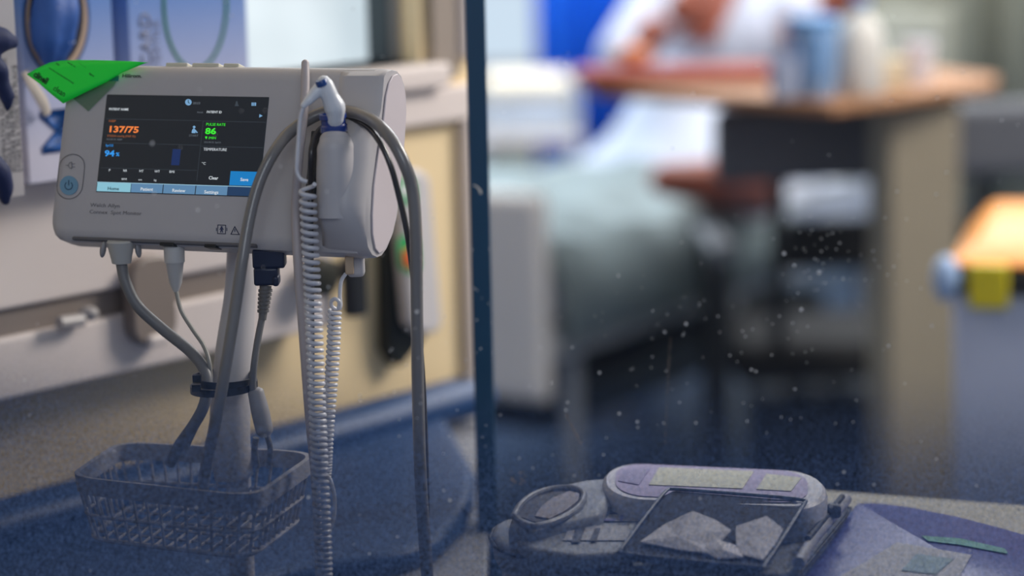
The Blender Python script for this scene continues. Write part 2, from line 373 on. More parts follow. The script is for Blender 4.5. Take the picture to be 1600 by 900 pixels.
for tx, ty in ((-.95, 2.30), (-.08, 2.30), (-.12, 2.75)):
    obj('leg', B((tx, ty, (zp - .055) / 2), (.04, .04, zp - .055)), grey_pl, bn, smooth=False, bevel=.004)

# blue post
pl, pr = YP(737, 450, 2.42).x, YP(768, 450, 2.42).x
post = struct('trim_5', B(((pl + pr) / 2, 2.44, 1.42), (pr - pl, .045, 2.84)), mat('post_blue', (10, 66, 98), .35, var=.06), smooth=False, bevel=.002)

# ------------------------------------------------------------------ monitor
psi, tau = R_(21), R_(18)
MU = V((cos(psi), -sin(psi), 0)); MV = V((sin(psi) * sin(tau), cos(psi) * sin(tau), cos(tau))); MN = MU.cross(MV).normalized()
if MN.y > 0: MN = -MN
M0 = P(285, 230, 2.17)
MM = M(((MU.x, MV.x, MN.x, M0.x), (MU.y, MV.y, MN.y, M0.y), (MU.z, MV.z, MN.z, M0.z), (0, 0, 0, 1)))
def loc(p): d = p - M0; return V((d.dot(MU), d.dot(MV), d.dot(MN)))
def F2(px, py, w=0): return loc(hit(px, py, M0 + MN * w, MN))           # face plane -> local (u,v,w)
def FW(px, py, w=0): return hit(px, py, M0 + MN * w, MN)                # -> world
PX = 2.17 / F
mon = thing('vital_signs_monitor', 'white vital signs monitor with a lit dark touch screen on a stand', 'monitor', mtx=MM)
uR = F2(597, 165)[0]; uL = F2(79, 335)[0]
def capp(px, py): p = loc(hit(px, py, M0 + MU * uR, MU)); return p.y, p.z     # (v,w)
cap = [capp(x, y) for x, y in ((598, 118), (604, 111), (612, 107.5), (620, 109), (627, 117), (632, 132), (635, 155), (635, 180), (633, 215), (629, 260), (625, 300), (621, 335), (614, 366), (604, 390), (596, 401), (589, 404), (581, 400), (574, 388), (566, 366), (559.5, 346), (558, 330), (558, 316), (561, 290), (566, 255), (570, 228), (577, 208), (587, 188), (594, 168), (597, 142))]
vb = F2(300, 384)[1]; vt = max(c[0] for c in cap); wmin = min(c[1] for c in cap)
# main profile: front plane w=0, back from the cap
back = [c for c in cap[:16]]
prof = [c for c in cap[0:15] if c[0] > vb + .004]
wb = prof[-1][1]; prof[0] = (.067, -.0006); prof[1] = (.0735, -.0045)
prof = [(min(v, vt), w) for v, w in prof] + [(vb + .003, wb + .004), (vb - .001, wb + .012), (vb, -.006), (vb + .005, -.001), (vb + .012, 0.0)] + [(F2(300, 190)[1], 0), (F2(300, 150)[1], 0), (F2(300, 125)[1], 0)]
uM = uR - .012
bm = bmesh.new()
secs = []
for u, s in ((uL, .86), (uL + .003, .93), (uL + .009, .98), (uL + .018, 1), (uM, 1)):
    cv, cw = (vt + vb) / 2, (-.03)
    secs.append([bm.verts.new((u, cv + (v - cv) * s, cw + (w - cw) * s)) for v, w in prof])
for a, b2 in zip(secs, secs[1:]):
    for k in range(len(prof)): bm.faces.new((a[k], a[(k + 1) % len(prof)], b2[(k + 1) % len(prof)], b2[k]))
bm.faces.new(secs[0]); bm.faces.new(secs[-1][::-1])
body = obj('body', bm, white_pl, mon, local=True, ang=40)
# right end: bulged housing, extruded from u490 to uR
uH = F2(492, 330, .03)[0]
bm = bmesh.new(); secs = []
flat = prof
def capsec(u, s, k=1.0):
    cv = (vt + vb) / 2; out = []
    for v, w in cap:
        w2 = w if w < 0 else w * k
        out.append(bm.verts.new((u, cv + (v - cv) * s, (w2 + .03) * s - .03)))
    return out
for u, s, k in ((uH - .004, .985, .0), (uH, .99, .75), (uH + .006, .992, .95), (uH + .02, .994, 1), (uR - .016, .996, 1), (uR - .009, .998, .9), (uR - .003, .996, .68), (uR, .985, .5)): secs.append(capsec(u, s, k))
n = len(cap)
for a, b2 in zip(secs, secs[1:]):
    for k in range(n): bm.faces.new((a[k], a[(k + 1) % n], b2[(k + 1) % n], b2[k]))
bm.faces.new(secs[0]); bm.faces.new(secs[-1][::-1])
dock = obj('probe_housing', bm, white_pl, mon, local=True, ang=50, label='bulged thermometer housing at the right end')
# inner cap panel
inner = [capp(x, y) for x, y in ((601, 150), (606, 129), (612, 118), (619, 115.5), (626, 124), (631, 146), (632.5, 175), (630, 215), (626, 262), (620, 310), (616, 340), (608, 372), (598, 391), (590, 396), (584, 388), (580, 365), (579.5, 335), (582, 290), (590, 230), (597, 188))]
obj('end_cap', prism(bmesh.new(), [(uR + .0002, v, w) for v, w in inner], V((.0016, 0, 0))), mat('cap_panel', (206, 196, 200), .5, var=.02), mon, local=True, bevel=.0006, label='recessed pinkish grey end panel')

# screen
def quad(f, x0, y0, x1, y1, w, th=.0003, m=None): pass
SC = [(167, 147), (421, 152), (404.5, 308), (150, 300.5)]
s0, s1, s2, s3 = [F2(*c) for c in SC]
uA, uB = (s0.x + s3.x) / 2, (s1.x + s2.x) / 2; vA, vB = (s2.y + s3.y) / 2, (s0.y + s1.y) / 2
def lbox(u0, v0, u1, v1, w0, w1): return B(((u0 + u1) / 2, (v0 + v1) / 2, (w0 + w1) / 2), (abs(u1 - u0), abs(v1 - v0), abs(w1 - w0)))
disp = obj('display', lbox(uA, vA, uB, vB, -.003, .0006), glow('screen_dark', (30, 34, 40), .8), mon, local=True, smooth=False, bevel=.0008, label='dark lit touch screen')
def su(x, y):  # pixel on the face -> snapped screen coordinates
    p = F2(x, y); return p.x, p.y
def srect(name, x0, y0, x1, y1, m, lv=1):
    (a, b1), (c, d) = su(x0, y0), su(x1, y1)
    obj(name, lbox(a, b1, c, d, .0006, .0006 + .0001 * lv), m, disp, local=True, smooth=False)
KS = {'137/75': 1.5, '86': 1.45, '94': 1.35, '%': 1.2, 'Clear': 1.05, 'Save': 1.08, 'Home': 1.15, 'Patient': 1.12, 'Review': 1.1, 'Settings': 1.12, 'PULSE RATE': 1.3, 'TEMPERATURE': 1.17, 'Welch Allyn': 1.42, 'Connex  Spot Monitor': 1.38, 'SYS/DIA mmHg (MAP 95)': 1.05}
def stext(s, x, y, h, m, name='lettering', sq=1.0, bold=0.0, par=None, w=.0009):
    u, v = su(x, y); sq = sq * KS.get(s, 1.2)
    textobj(s, h * PX / .70, m, par or disp, (u, v, w), (1, 0, 0), (0, 1, 0), name=name, squeeze=sq, local=True, bold=bold)
g_w = glow('px_white', (205, 212, 218)); g_gr = glow('px_grey', (95, 102, 110)); g_or = glow('px_orange', (240, 130, 62)); g_od = glow('px_orange_dim', (150, 88, 52))
g_g = glow('px_green', (60, 235, 50)); g_b = glow('px_blue', (50, 150, 235)); g_line = glow('px_line', (58, 66, 74)); g_nav = glow('px_nav', (92, 132, 168))
g_home = glow('px_home', (135, 190, 208)); g_save = glow('px_save', (22, 122, 190)); g_navy = glow('px_navy', (32, 58, 92)); g_ic = glow('px_icon', (120, 165, 205)); g_dk = glow('px_dark', (24, 60, 70)); g_bar = glow('px_bar', (24, 44, 92))
lx = lambda y, x: x - (y - 150) * .108      # follows the slanting left edge
for (x0, y0, x1, y1) in ((166, 185.5, 315, 188.5), (317, 189, 417, 191.5), (162, 223, 312, 226.5), (314, 228.5, 413, 230.5), (158, 262, 308, 265.5)):
    a = su(x0, y0); c = su(x1, y1); obj('divider', lbox(a[0], a[1] - .0003, c[0], a[1], .0006, .0007), g_line, disp, local=True, smooth=False)
for (x0, y0, x1, y1) in ((318, 190, 309, 284),):
    a = su(x0, y0); c = su(x1, y1); obj('divider', lbox(a[0] - .0002, c[1], a[0] + .0001, a[1], .0006, .0007), g_line, disp, local=True, smooth=False)
a = su(150.5, 284.5); c = su(405.8, 293.3)
obj('divider', lbox(uA + .0004, a[1] - .0004, uB - .0004, a[1] + .0002, .0007, .0009), glow('px_pale', (150, 190, 210)), disp, local=True, smooth=False)
def navbtn(name, x0, x1, m, label=None):
    a = su(x0, 295); c = su(x1, 300)
    o = obj(name, lbox(a[0], vA + .0008, c[0], su(150.5, 285)[1], .0006, .0008), m, disp, local=True, smooth=False, bevel=.00005)
    if label: o['label'] = label
navbtn('home_button', 152, 204, g_home, 'pale cyan Home tab'); navbtn('tab', 205.5, 254, g_nav); navbtn('tab', 256, 305, g_nav); navbtn('tab', 307, 355.5, g_nav); navbtn('tab', 356.5, 404, g_navy, 'empty dark blue end of the tab bar')
srect('save_button', 361, 267.5, 406, 291, g_save)
srect('gauge_bar', 270.5, 233, 280.5, 258.5, g_bar, 1)
stext('PATIENT NAME', 171, 172.5, 3.8, g_w, sq=.78, bold=.01)
stext('20:23', 302, 163, 3.4, g_gr, bold=.01); stext('Adult', 308.5, 177, 2.8, g_gr)
stext('PATIENT ID', 323.5, 177, 3.8, g_w, sq=.78, bold=.01)
stext('NIBP', 170.5, 191, 3.6, g_od); stext('137/75', 168.8, 206.5, 9.6, g_or, sq=.98, bold=.03)
stext('SYS/DIA mmHg (MAP 95)', 168, 214, 3.4, g_od, sq=.95); stext('SOURCE: NIBP', 167, 219, 2.6, g_gr)
stext('START', 296, 213.5, 3.2, g_gr)
stext('PULSE RATE', 322.5, 196.5, 4.2, g_g, sq=.82); stext('86', 321, 209.5, 9.4, g_g, sq=.98, bold=.03); stext('/MIN', 326, 217.5, 3.8, g_g)
stext('SOURCE: SpO2', 319.5, 223.6, 2.6, g_gr)
stext('SpO2', 165.5, 229, 3.6, g_b); stext('94', 163.8, 244, 9.2, g_b, bold=.03); stext('%', 181.5, 244, 5.6, g_b, bold=.02)
stext('TEMPERATURE', 318.5, 235.5, 4.4, g_w, sq=.84); stext('°C', 315.5, 257.5, 4, g_w)
for s, x in (('P', 170.5), ('RR', 193), ('HT', 218), ('WT', 242), ('BMI', 265)): stext(s, x, 268 + (x - 170) * .025, 3.8, g_w, sq=.9)
for s, x in (('BPM', 190.5), ('cm', 217), ('kg', 241)): stext(s, x, 281.5 + (x - 190) * .03, 3, g_w)
stext('Clear', 326.5, 280.5, 5, g_w, bold=.015); stext('Save', 376, 283, 5, g_w, bold=.015)
stext('Home', 168.5, 297, 5, g_dk, bold=.02); stext('Patient', 220, 298, 5, g_w, bold=.015); stext('Review', 269.5, 300, 5, g_w, bold=.015); stext('Settings', 319.5, 302.5, 5, g_w, bold=.015)
def lpoly(name, pts, m, w=.0007, th=.0002, par=None):
    return obj(name, prism(bmesh.new(), [V((*su(x, y), w)) for x, y in pts], V((0, 0, th))), m, par or disp, local=True, smooth=False)
lpoly('clock_icon', [(295 + 5 * cos(2 * pi * k / 24), 160 + 5 * sin(2 * pi * k / 24)) for k in range(24)], g_ic)
lpoly('clock_hand', [(294.5, 156.5), (295.6, 156.5), (295.6, 160), (297.5, 161.5), (297, 162.3), (294.5, 160.8)], g_dk, w=.0010)
lpoly('arrow_icon', [(406, 178.5), (411, 181.3), (405.6, 184)], g_ic)
lpoly('patient_icon', [(300, 208), (301, 203), (303.5, 200.5), (306, 203), (309.5, 207), (308.5, 208.3), (306, 206.3), (305.8, 208.4)], g_ic)
lpoly('patient_icon', [(304 + 2 * cos(2 * pi * k / 12), 198.8 + 2 * sin(2 * pi * k / 12)) for k in range(12)], g_ic)
for k in range(3): lpoly('battery_icon', [(393.8 + 2.6 * k, 160.5), (395.6 + 2.6 * k, 160.5), (395.4 + 2.6 * k, 165.6), (393.6 + 2.6 * k, 165.6)], g_ic)
lpoly('heart_icon', [(321, 214.3), (322, 213.2), (322.8, 214), (323.7, 213.2), (324.7, 214.4), (322.7, 217.6)], g_g)
lpoly('bell_icon', [(367, 166), (368.5, 163), (369.5, 158.5), (371.5, 158.5), (372.5, 163), (374, 166)], g_line)

# power button panel, lettering, symbols on the front
ringm = mat('ring_line', (140, 137, 142), .5)
def stadium(cx, cy, rx, hh, k=0, tilt=-.108):
    out = []
    for a0, s in ((180, -1), (0, 1)):
        for j in range(13):
            a = R_(a0 + 15 * j); x = rx * cos(a); y = s * hh + rx * 1.0 * sin(a); out.append((cx + x + tilt * y, cy + y + .02 * x))
    return out
o_, i_ = stadium(111, 276, 20.5, 15), stadium(111, 276, 19.3, 15)
b = bmesh.new(); A1 = [b.verts.new((*su(x, y), .0004)) for x, y in o_]; A2 = [b.verts.new((*su(x, y), .0004)) for x, y in i_]
for k in range(len(A1)): b.faces.new((A1[k], A1[(k + 1) % len(A1)], A2[(k + 1) % len(A1)], A2[k]))
bmesh.ops.extrude_face_region(b, geom=b.faces[:])
obj('button_surround', b, ringm, mon, local=True, smooth=False)
pb = lpoly('power_button', [(108.3 + 14 * cos(2 * pi * k / 36), 290 + 15 * sin(2 * pi * k / 36)) for k in range(36)], mat('button_blue', (112, 158, 186), .4), .0002, .0008, mon); pb['label'] = 'pale blue round power button'
def arcpts(cx, cy, r0, r1, a0, a1, n=16): return [(cx + r0 * cos(R_(a0 + (a1 - a0) * k / n)), cy + r0 * 1.05 * sin(R_(a0 + (a1 - a0) * k / n))) for k in range(n + 1)] + [(cx + r1 * cos(R_(a1 - (a1 - a0) * k / n)), cy + r1 * 1.05 * sin(R_(a1 - (a1 - a0) * k / n))) for k in range(n + 1)]
dkb = mat('symbol_blue', (50, 84, 110), .5)
lpoly('power_symbol', arcpts(108.3, 290.5, 6.5, 5.2, -55, 235), dkb, .0011, .0002, pb)
lpoly('power_symbol', [(107.7, 281.5), (109.0, 281.5), (109.0, 290), (107.7, 290)], dkb, .0011, .0002, pb)
gi = mat('symbol_grey', (128, 126, 132), .5)
lpoly('plug_symbol', arcpts(112, 258.5, 5, 4.1, 90, 270) , gi, .0004, .0002, mon)
lpoly('plug_symbol', [(103, 257.8), (108, 257.8), (108, 258.9), (103, 258.9)], gi, .0004, .0002, mon)
lpoly('plug_symbol', [(111.8, 253), (113, 253), (113, 264), (111.8, 264)], gi, .0004, .0002, mon)
for yy in (255.5, 260.5): lpoly('plug_symbol', [(113, yy), (118, yy), (118, yy + 1), (113, yy + 1)], gi, .0004, .0002, mon)
ftxt = mat('front_print', (120, 116, 118), .6)
def mtext(s, x, y, h, m, **k): stext(s, x, y, h, m, par=mon, w=.0003, **k)
mtext('Welch Allyn', 141, 323, 6, ftxt, sq=.88); mtext('Connex  Spot Monitor', 139.5, 333.5, 6, ftxt, sq=.86)
u, v = su(191, 121); textobj('Hillrom.', 5.6 * PX / .7, mat('print_black', (40, 40, 46), .6), mon, (u, v, .0006), (1, 0, 0), (0, 1, 0), local=True, bold=.02, squeeze=1.35)
navp = mat('navy_print', (44, 52, 92), .6)
lpoly('logo_patch', [(173, 122), (186, 118), (185.3, 127), (170, 127)], mat('teal_print', (26, 92, 120), .5), .0002, .0002, mon)
# printed symbols bottom right
def outline(pts_o, pts_i, m, w=.0003):
    b = bmesh.new(); A = [b.verts.new((*su(*p), w)) for p in pts_o]; Bq = [b.verts.new((*su(*p), w)) for p in pts_i]; n = len(A)
    for k in range(n): b.faces.new((A[k], A[(k + 1) % n], Bq[(k + 1) % n], Bq[k]))
    bmesh.ops.extrude_face_region(b, geom=b.faces[:]); obj('printed_symbol', b, m, mon, local=True, smooth=False)
outline([(340, 351), (353.5, 351.5), (353, 366), (339.5, 365.5)], [(341, 352.2), (352.4, 352.6), (352, 364.8), (340.6, 364.4)], navp)
lpoly('printed_symbol', [(345.5, 353.5), (347.5, 353.5), (348, 356), (350, 358.5), (349.4, 359.2), (347.8, 358), (348.6, 363.5), (347.5, 363.5), (346.6, 360), (345.4, 363.5), (344.2, 363.5), (345.4, 358), (343.8, 359.2), (343.2, 358.6), (345, 356)], navp, .0003, .0002, mon)
for xa in (338, 354.3): lpoly('printed_symbol', [(xa, 356), (xa + .9, 356), (xa + .9, 361), (xa, 361)], navp, .0003, .0002, mon)
outline([(367, 353), (375, 367), (360, 366.5)], [(367, 355.5), (373, 366), (362, 365.6)], navp)
lpoly('printed_symbol', [(366.5, 358), (367.8, 358), (367.5, 362.5), (366.7, 362.5)], navp, .0003, .0002, mon)
lpoly('printed_symbol', arcpts(387, 361, 7.2, 5.9, 0, 359, 24), navp, .0003, .0002, mon)
lpoly('printed_symbol', [(383, 357), (386, 354.5), (389, 356), (387, 358), (387.5, 361), (385, 366), (383, 362)], navp, .00035, .0002, mon)
# top strip latches
for (x0, x1, y0) in ((262, 296, 101), (303, 345, 101.5), (352, 376, 102.5)):
    a = F2(x0, y0 + 1, -.016); c = F2(x1, y0 + 1, -.016)
    obj('top_label', lbox(a.x, vt - .0035, c.x, vt + .0016, -.030, -.012), mat('label_ivory', (208, 204, 186), .6), mon, local=True, bevel=.0012)
# underside lip + sockets
a = F2(112, 372); c = F2(400, 380)
obj('underside_groove', lbox(a.x, vb + .001, c.x, vb + .0042, -.006, .0001), mat('groove_grey', (96, 94, 98), .6), mon, local=True, bevel=.0012)
for x0, x1 in ((250, 272), (320, 338)):
    a = F2(x0, 378); c = F2(x1, 378); obj('socket', lbox(a.x, vb - .001, c.x, vb + .0022, -.012, .0006), black, mon, local=True, bevel=.0005)
obj('gap_shade_plate', lbox(F2(486, 250)[0], F2(486, 312)[1], F2(500, 250)[0], F2(486, 206)[1], .0005, .006), mat('gap_shade_grey', (52, 54, 60), .5), mon, local=True, bevel=.001)  # dark plate standing in for the shadowed gap beside the probe housing

# well with blue collar and probe
DW = .034
def D(px, py, w=DW): return FW(px, py, w)
b = bmesh.new(); ax = (D(519, 176) - D(524, 215)).normalized()
tube(b, [D(528, 340, .014), D(527, 275, .022), D(525, 235, .028), D(524, 218, .029), D(523.5, 207, .028)], [31 * PX, 33 * PX, 30 * PX, 25 * PX, 17 * PX], 32, 8, .9)
obj('probe_well', b, white_pl, mon, label='rounded well under the blue collar')
pc = D(522.5, 207, .029); b = bmesh.new()
axc = (MV * .93 + MN * .36 - MU * .05).normalized()
lathe(b, pc, [(17 * PX, -.001), (20.5 * PX, .001), (20.5 * PX, .006), (18.6 * PX, .0075), (18.6 * PX, .0115), (21 * PX, .0125), (20.6 * PX, .0165), (15.5 * PX, .0165), (15.0 * PX, .004), (2 * PX, .004)], axc, 36)
obj('collar', b, mat('collar_blue', (16, 52, 130), .22, coat=.5), mon, label='glossy blue ring collar')
prb = thing('thermometer_probe', 'white thermometer probe handle with blue button standing in the blue collar', 'probe', pc + axc * .006)
def DD(px, py, w=.044): return D(px, py, w)
blob('handle', [[DD(521, 196, .034), DD(524, 182, .040), DD(523, 168, .044), DD(515, 150, .050), DD(509, 134, .054), DD(506, 129, .055)],
                [DD(507, 132, .054), DD(495, 143, .057), DD(483, 156, .060), DD(474, 165, .062)]],
     [[11.5 * PX, 13.5 * PX, 16.5 * PX, 13.5 * PX, 12.5 * PX, 11 * PX], [12 * PX, 10 * PX, 7.5 * PX, 5 * PX]], mat('probe_white', (226, 228, 233), .3, var=.02), prb, vox=.0011)
b = bmesh.new(); pbn = (MV * .8 + MN * .55 - MU * .2).normalized(); lathe(b, DD(502, 128, .060) - pbn * .001, [(9 * PX, -.002), (9 * PX, .0018), (7.6 * PX, .003), (1 * PX, .0026)], pbn, 28)
obj('button', b, mat('button_deep_blue', (18, 66, 134), .3), prb, label='round blue button')
cableP = [DD(474, 166, .061), DD(469, 185, .060), DD(466.5, 215, .058), DD(464, 250, .056), DD(464, 268, .054), DD(470, 280, .052), DD(480, 284, .05)]
b = bmesh.new(); tube(b, cableP, 3.3 * PX, 10, 8); 
def cpath(lst, w0): return [DD(x, y, w) if w is not None else None for x, y, w in lst]
pth = [DD(480, 288, .05), P(483, 350, 2.085), P(487, 430, 2.085), P(491, 520, 2.09), P(495, 620, 2.10), P(499, 720, 2.10), P(504, 830, 2.10), P(507, 930, 2.10)]
tag(obj('coiled_cord', b, coil_w), 'white coiled cord from the thermometer probe hanging in front of the monitor', 'cord'); cc = col.objects['coiled_cord']
b = bmesh.new(); coil(b, pth, 9.8 * PX, 3.4 * PX, 64, 8, 16, 1.1, .74); obj('coil', b, coil_w, cc)
# pale rod / tube behind the coil
rod = [FW(477, 99, .024), FW(477, 130, .026), FW(474, 190, .030), FW(466, 260, .032), P(462.5, 330, 2.10), P(466.5, 420, 2.10), P(474, 520, 2.11), P(483, 640, 2.12), P(492, 740, 2.13), P(498, 850, 2.13), P(500, 930, 2.13)]
b = bmesh.new(); tube(b, rod, [6 * PX, 6.6 * PX, 6.3 * PX, 6.5 * PX, 7.5 * PX, 7.5 * PX, 7.5 * PX, 7.5 * PX, 7 * PX, 6 * PX, 6 * PX], 16, 8); ell(b, rod[0], (6 * PX,) * 3)
tag(obj('pale_tube', b, mat('tube_taupe', (186, 176, 176), .4)), 'smooth pale tube rising above the monitor and running down behind the coiled cord', 'tube')

# pressure hoses
big = [P(312, 800, 2.10), P(322, 730, 2.09), P(339, 650, 2.075), P(353, 570, 2.07), P(366, 490, 2.07), P(378, 410, 2.07), P(390, 340, 2.075), P(405, 285, 2.08), P(427, 240, 2.085), P(455, 205, 2.10), P(500, 178, 2.108), P(543, 174, 2.105), P(580, 187, 2.08), P(610, 216, 2.06), P(632, 256, 2.055), P(645, 300, 2.06), P(650, 370, 2.065), P(651, 470, 2.075), P(653, 600, 2.09), P(657, 740, 2.10), P(664, 850, 2.10), P(670, 930, 2.10)]
b = bmesh.new(); tube(b, big, [9 * PX] * 9 + [9.5 * PX] * 13, 16, 8)
tag(obj('pressure_hose', b, hose_m), 'thick grey rubber hose looping over the monitor from the basket to the floor', 'hose')
b = bmesh.new(); tube(b, [P(485, 690, 2.13), P(487, 560, 2.12), P(486, 450, 2.115), P(485, 350, 2.11), P(485, 290, 2.11), FW(486, 250, .03), FW(489, 224, .03), FW(503, 200, .022), P(542, 186, 2.110), P(570, 196, 2.09), P(592, 220, 2.07), P(610, 258, 2.065), P(623, 305, 2.07), P(636, 365, 2.075), P(645, 430, 2.085), P(658, 560, 2.095), P(664, 680, 2.11), P(667, 800, 2.12), P(668, 930, 2.12)], 4.6 * PX, 12, 8)
tag(obj('pressure_hose', b, hose_d), 'thinner dark hose looping beside the thick grey hose', 'hose')

# second coiled cord with connector
cn = thing('cord_connector', 'small white angled plug beneath the right end of the monitor', 'plug', P(553, 420, 2.13))
b = bmesh.new(); box(b, P(556, 414, 2.135), (27 * PX, .014, 36 * PX), M.Rotation(-.02, 3, 'Y')); obj('shell', b, white_pl, cn, bevel=.004, label='white plug shell')
obj('insert', B(P(546, 414, 2.124), (13 * PX, .006, 28 * PX)), mat('beige_insert', (190, 164, 136), .5), cn, bevel=.001, label='beige insert')
b = bmesh.new(); tube(b, [P(540, 428, 2.125), P(533, 440, 2.12), P(531, 462, 2.12), P(532, 478, 2.12), P(526, 483, 2.118), P(518, 478, 2.115), P(518, 470, 2.112), P(524, 467, 2.11), P(530, 472, 2.11), P(529, 482, 2.113)], 3 * PX, 10, 8)
c2 = tag(obj('coiled_cord', b, coil_w), 'shorter tightly coiled white cord hanging from the small plug', 'cord')
b = bmesh.new(); coil(b, [P(523, 482, 2.118), P(521, 540, 2.12), P(517, 600, 2.12), P(512, 660, 2.125), P(509, 710, 2.13), P(507, 745, 2.13)], 8 * PX, 2.9 * PX, 37, 8, 14, 1.05)
tube(b, [P(508, 740, 2.125), P(517, 752, 2.12), P(523, 780, 2.12), P(521, 812, 2.12), P(512, 838, 2.12), P(510, 870, 2.12), P(512, 930, 2.12)], 3 * PX, 10, 8)
obj('coil', b, coil_w, c2)

# connectors under the monitor
pg = thing('hose_connector', 'wide ivory hose connector with side wings under the left of the monitor', 'connector', P(188, 410, 2.17))
b = bmesh.new(); lathe(b, P(190, 411, 2.185), [(15 * PX, 0), (16 * PX, .003), (20 * PX, .014), (22 * PX, .0195), (20 * PX, .021)], (0, 0, 1), 28); obj('shell', b, mat('ivory_grey', (186, 184, 180), .45), pg)
for x in (161, 216):
    b = bmesh.new(); ell(b, P(x, 390, 2.185), (5 * PX, .005, 13 * PX), M.Rotation(.18 if x < 190 else -.1, 3, 'Y')); obj('wing', b, grey_pl, pg)
b = bmesh.new(); tube(b, [P(189, 409, 2.185), P(196, 440, 2.18), P(215, 478, 2.18), P(255, 515, 2.18), P(296, 548, 2.17), P(318, 575, 2.16), P(324, 600, 2.155), P(319, 632, 2.155), P(305, 660, 2.165), P(280, 696, 2.18), P(265, 725, 2.19)], 9 * PX, 14, 8)
tag(obj('hose', b, cable_g), 'grey hose from the ivory connector curving down into the basket', 'hose')
pg = thing('sensor_connector', 'slim white sensor plug with a cross mark left of the pole', 'connector', P(275, 455, 2.17))
b = bmesh.new(); lathe(b, P(275, 456, 2.18), [(4 * PX, 0), (10 * PX, .008), (14 * PX, .026), (16 * PX, .0275), (16.4 * PX, .041), (15 * PX, .0425)], (-.0, 0, 1), 28); obj('shell', b, mat('shell_white', (196, 194, 192), .4), pg)
obj('mark', B(P(266, 395, 2.168), (15 * PX, .001, 1.6 * PX)), mat('mark_dark', (50, 50, 56), .6), pg); obj('mark', B(P(266.5, 395, 2.168), (1.6 * PX, .001, 12 * PX)), mat('mark_dark', (50, 50, 56), .6), pg)
b = bmesh.new(); tube(b, [P(275, 453, 2.18), P(283, 485, 2.175), P(301, 515, 2.17), P(318, 540, 2.165), P(327, 566, 2.158), P(329, 600, 2.16), P(322, 640, 2.165), P(305, 672, 2.18), P(285, 715, 2.19)], 3.4 * PX, 10, 8)
tag(obj('sensor_cable', b, mat('cable_pale', (142, 140, 134), .45)), 'thin pale cable from the slim white sensor plug down to the cable ties', 'cable')
pg = thing('power_plug', 'dark navy power plug with ribbed grey strain relief under the monitor', 'plug', P(415, 450, 2.15))
b = bmesh.new(); box(b, P(421, 402, 2.15), (50 * PX, .022, 30 * PX)); box(b, P(417, 430, 2.15), (38 * PX, .020, 28 * PX)); box(b, P(432, 437, 2.146), (10 * PX, .02, 16 * PX)); obj('shell', b, navy, pg, bevel=.0022)
b = bmesh.new(); cyl(b, P(415, 446, 2.15), P(410, 500, 2.15), 9.5 * PX, 6 * PX)
for k in range(6): t = k / 6; c = P(414.5 - 4 * t, 452 + 38 * t, 2.15); cyl(b, c, c - V((0, 0, .0022)), (11 - 2.2 * t) * PX, None, 20)
obj('strain_relief', b, mat('relief_grey', (104, 102, 102), .5), pg)
b = bmesh.new(); tube(b, [P(410, 494, 2.15), P(403, 530, 2.15), P(397, 570, 2.15), P(395, 600, 2.155), P(397, 620, 2.16)], 5.5 * PX, 12, 8)
pc_ = tag(obj('power_cable', b, cable_g), 'grey power cable from the navy plug to a moulded coupler right of the pole', 'cable')
b = bmesh.new(); tube(b, [P(398, 606, 2.16), P(400, 614, 2.16), P(407, 645, 2.16), P(413, 672, 2.16), P(415, 683, 2.16)], [7 * PX, 13 * PX, 14.5 * PX, 14 * PX, 8 * PX], 14, 6)
obj('coupler', b, mat('coupler_grey', (146, 144, 146), .5), pc_, label='lighter grey moulded coupler')
b = bmesh.new(); tube(b, [P(417, 680, 2.16), P(422, 700, 2.165), P(420, 730, 2.18)], 4.5 * PX, 10, 6); tube(b, [P(400, 684, 2.165), P(398, 705, 2.17), P(402, 730, 2.18)], 5 * PX, 10, 6)
obj('tail', b, cable_g, pc_)
# stand: tapered neck, pole, caster base
stn = thing('monitor_stand', 'white tapered pole stand carrying the monitor and basket', 'stand', (P(370, 880, 2.2).x, P(370, 880, 2.2).y, 0))
b = bmesh.new(); tube(b, [P(379, 372, 2.215), P(376, 450, 2.205), P(365, 560, 2.20), P(360, 640, 2.20), P(359, 700, 2.205), P(366, 745, 2.21)], [24 * PX, 25 * PX, 30 * PX, 32 * PX, 33 * PX, 31 * PX], 28, 8)
obj('neck', b, white_pl, stn)
bt = P(372, 735, 2.215); b = bmesh.new(); cyl(b, (bt.x, bt.y, .08), (bt.x, bt.y, bt.z), 20 * PX); obj('pole', b, white_pl, stn)
b = bmesh.new(); lathe(b, (bt.x, bt.y, .055), [(.03, 0), (.035, .01), (.03, .03), (.014, .045)]); obj('hub', b, white_pl, stn)
for k in range(5):
    a = 2 * pi * k / 5; dx = V((cos(a), sin(a), 0)); c = V((bt.x, bt.y, .065)); b = bmesh.new(); cyl(b, c, c + dx * .14, .014, .010, 14); lg = obj('leg', b, white_pl, stn)
    w = c + dx * .14; b = bmesh.new(); cyl(b, V((w.x, w.y, .024)) - dx.cross(V((0, 0, 1))) * .01, V((w.x, w.y, .024)) + dx.cross(V((0, 0, 1))) * .01, .024); cyl(b, (w.x, w.y, .03), (w.x, w.y, .06), .006); obj('caster', b, black, lg)
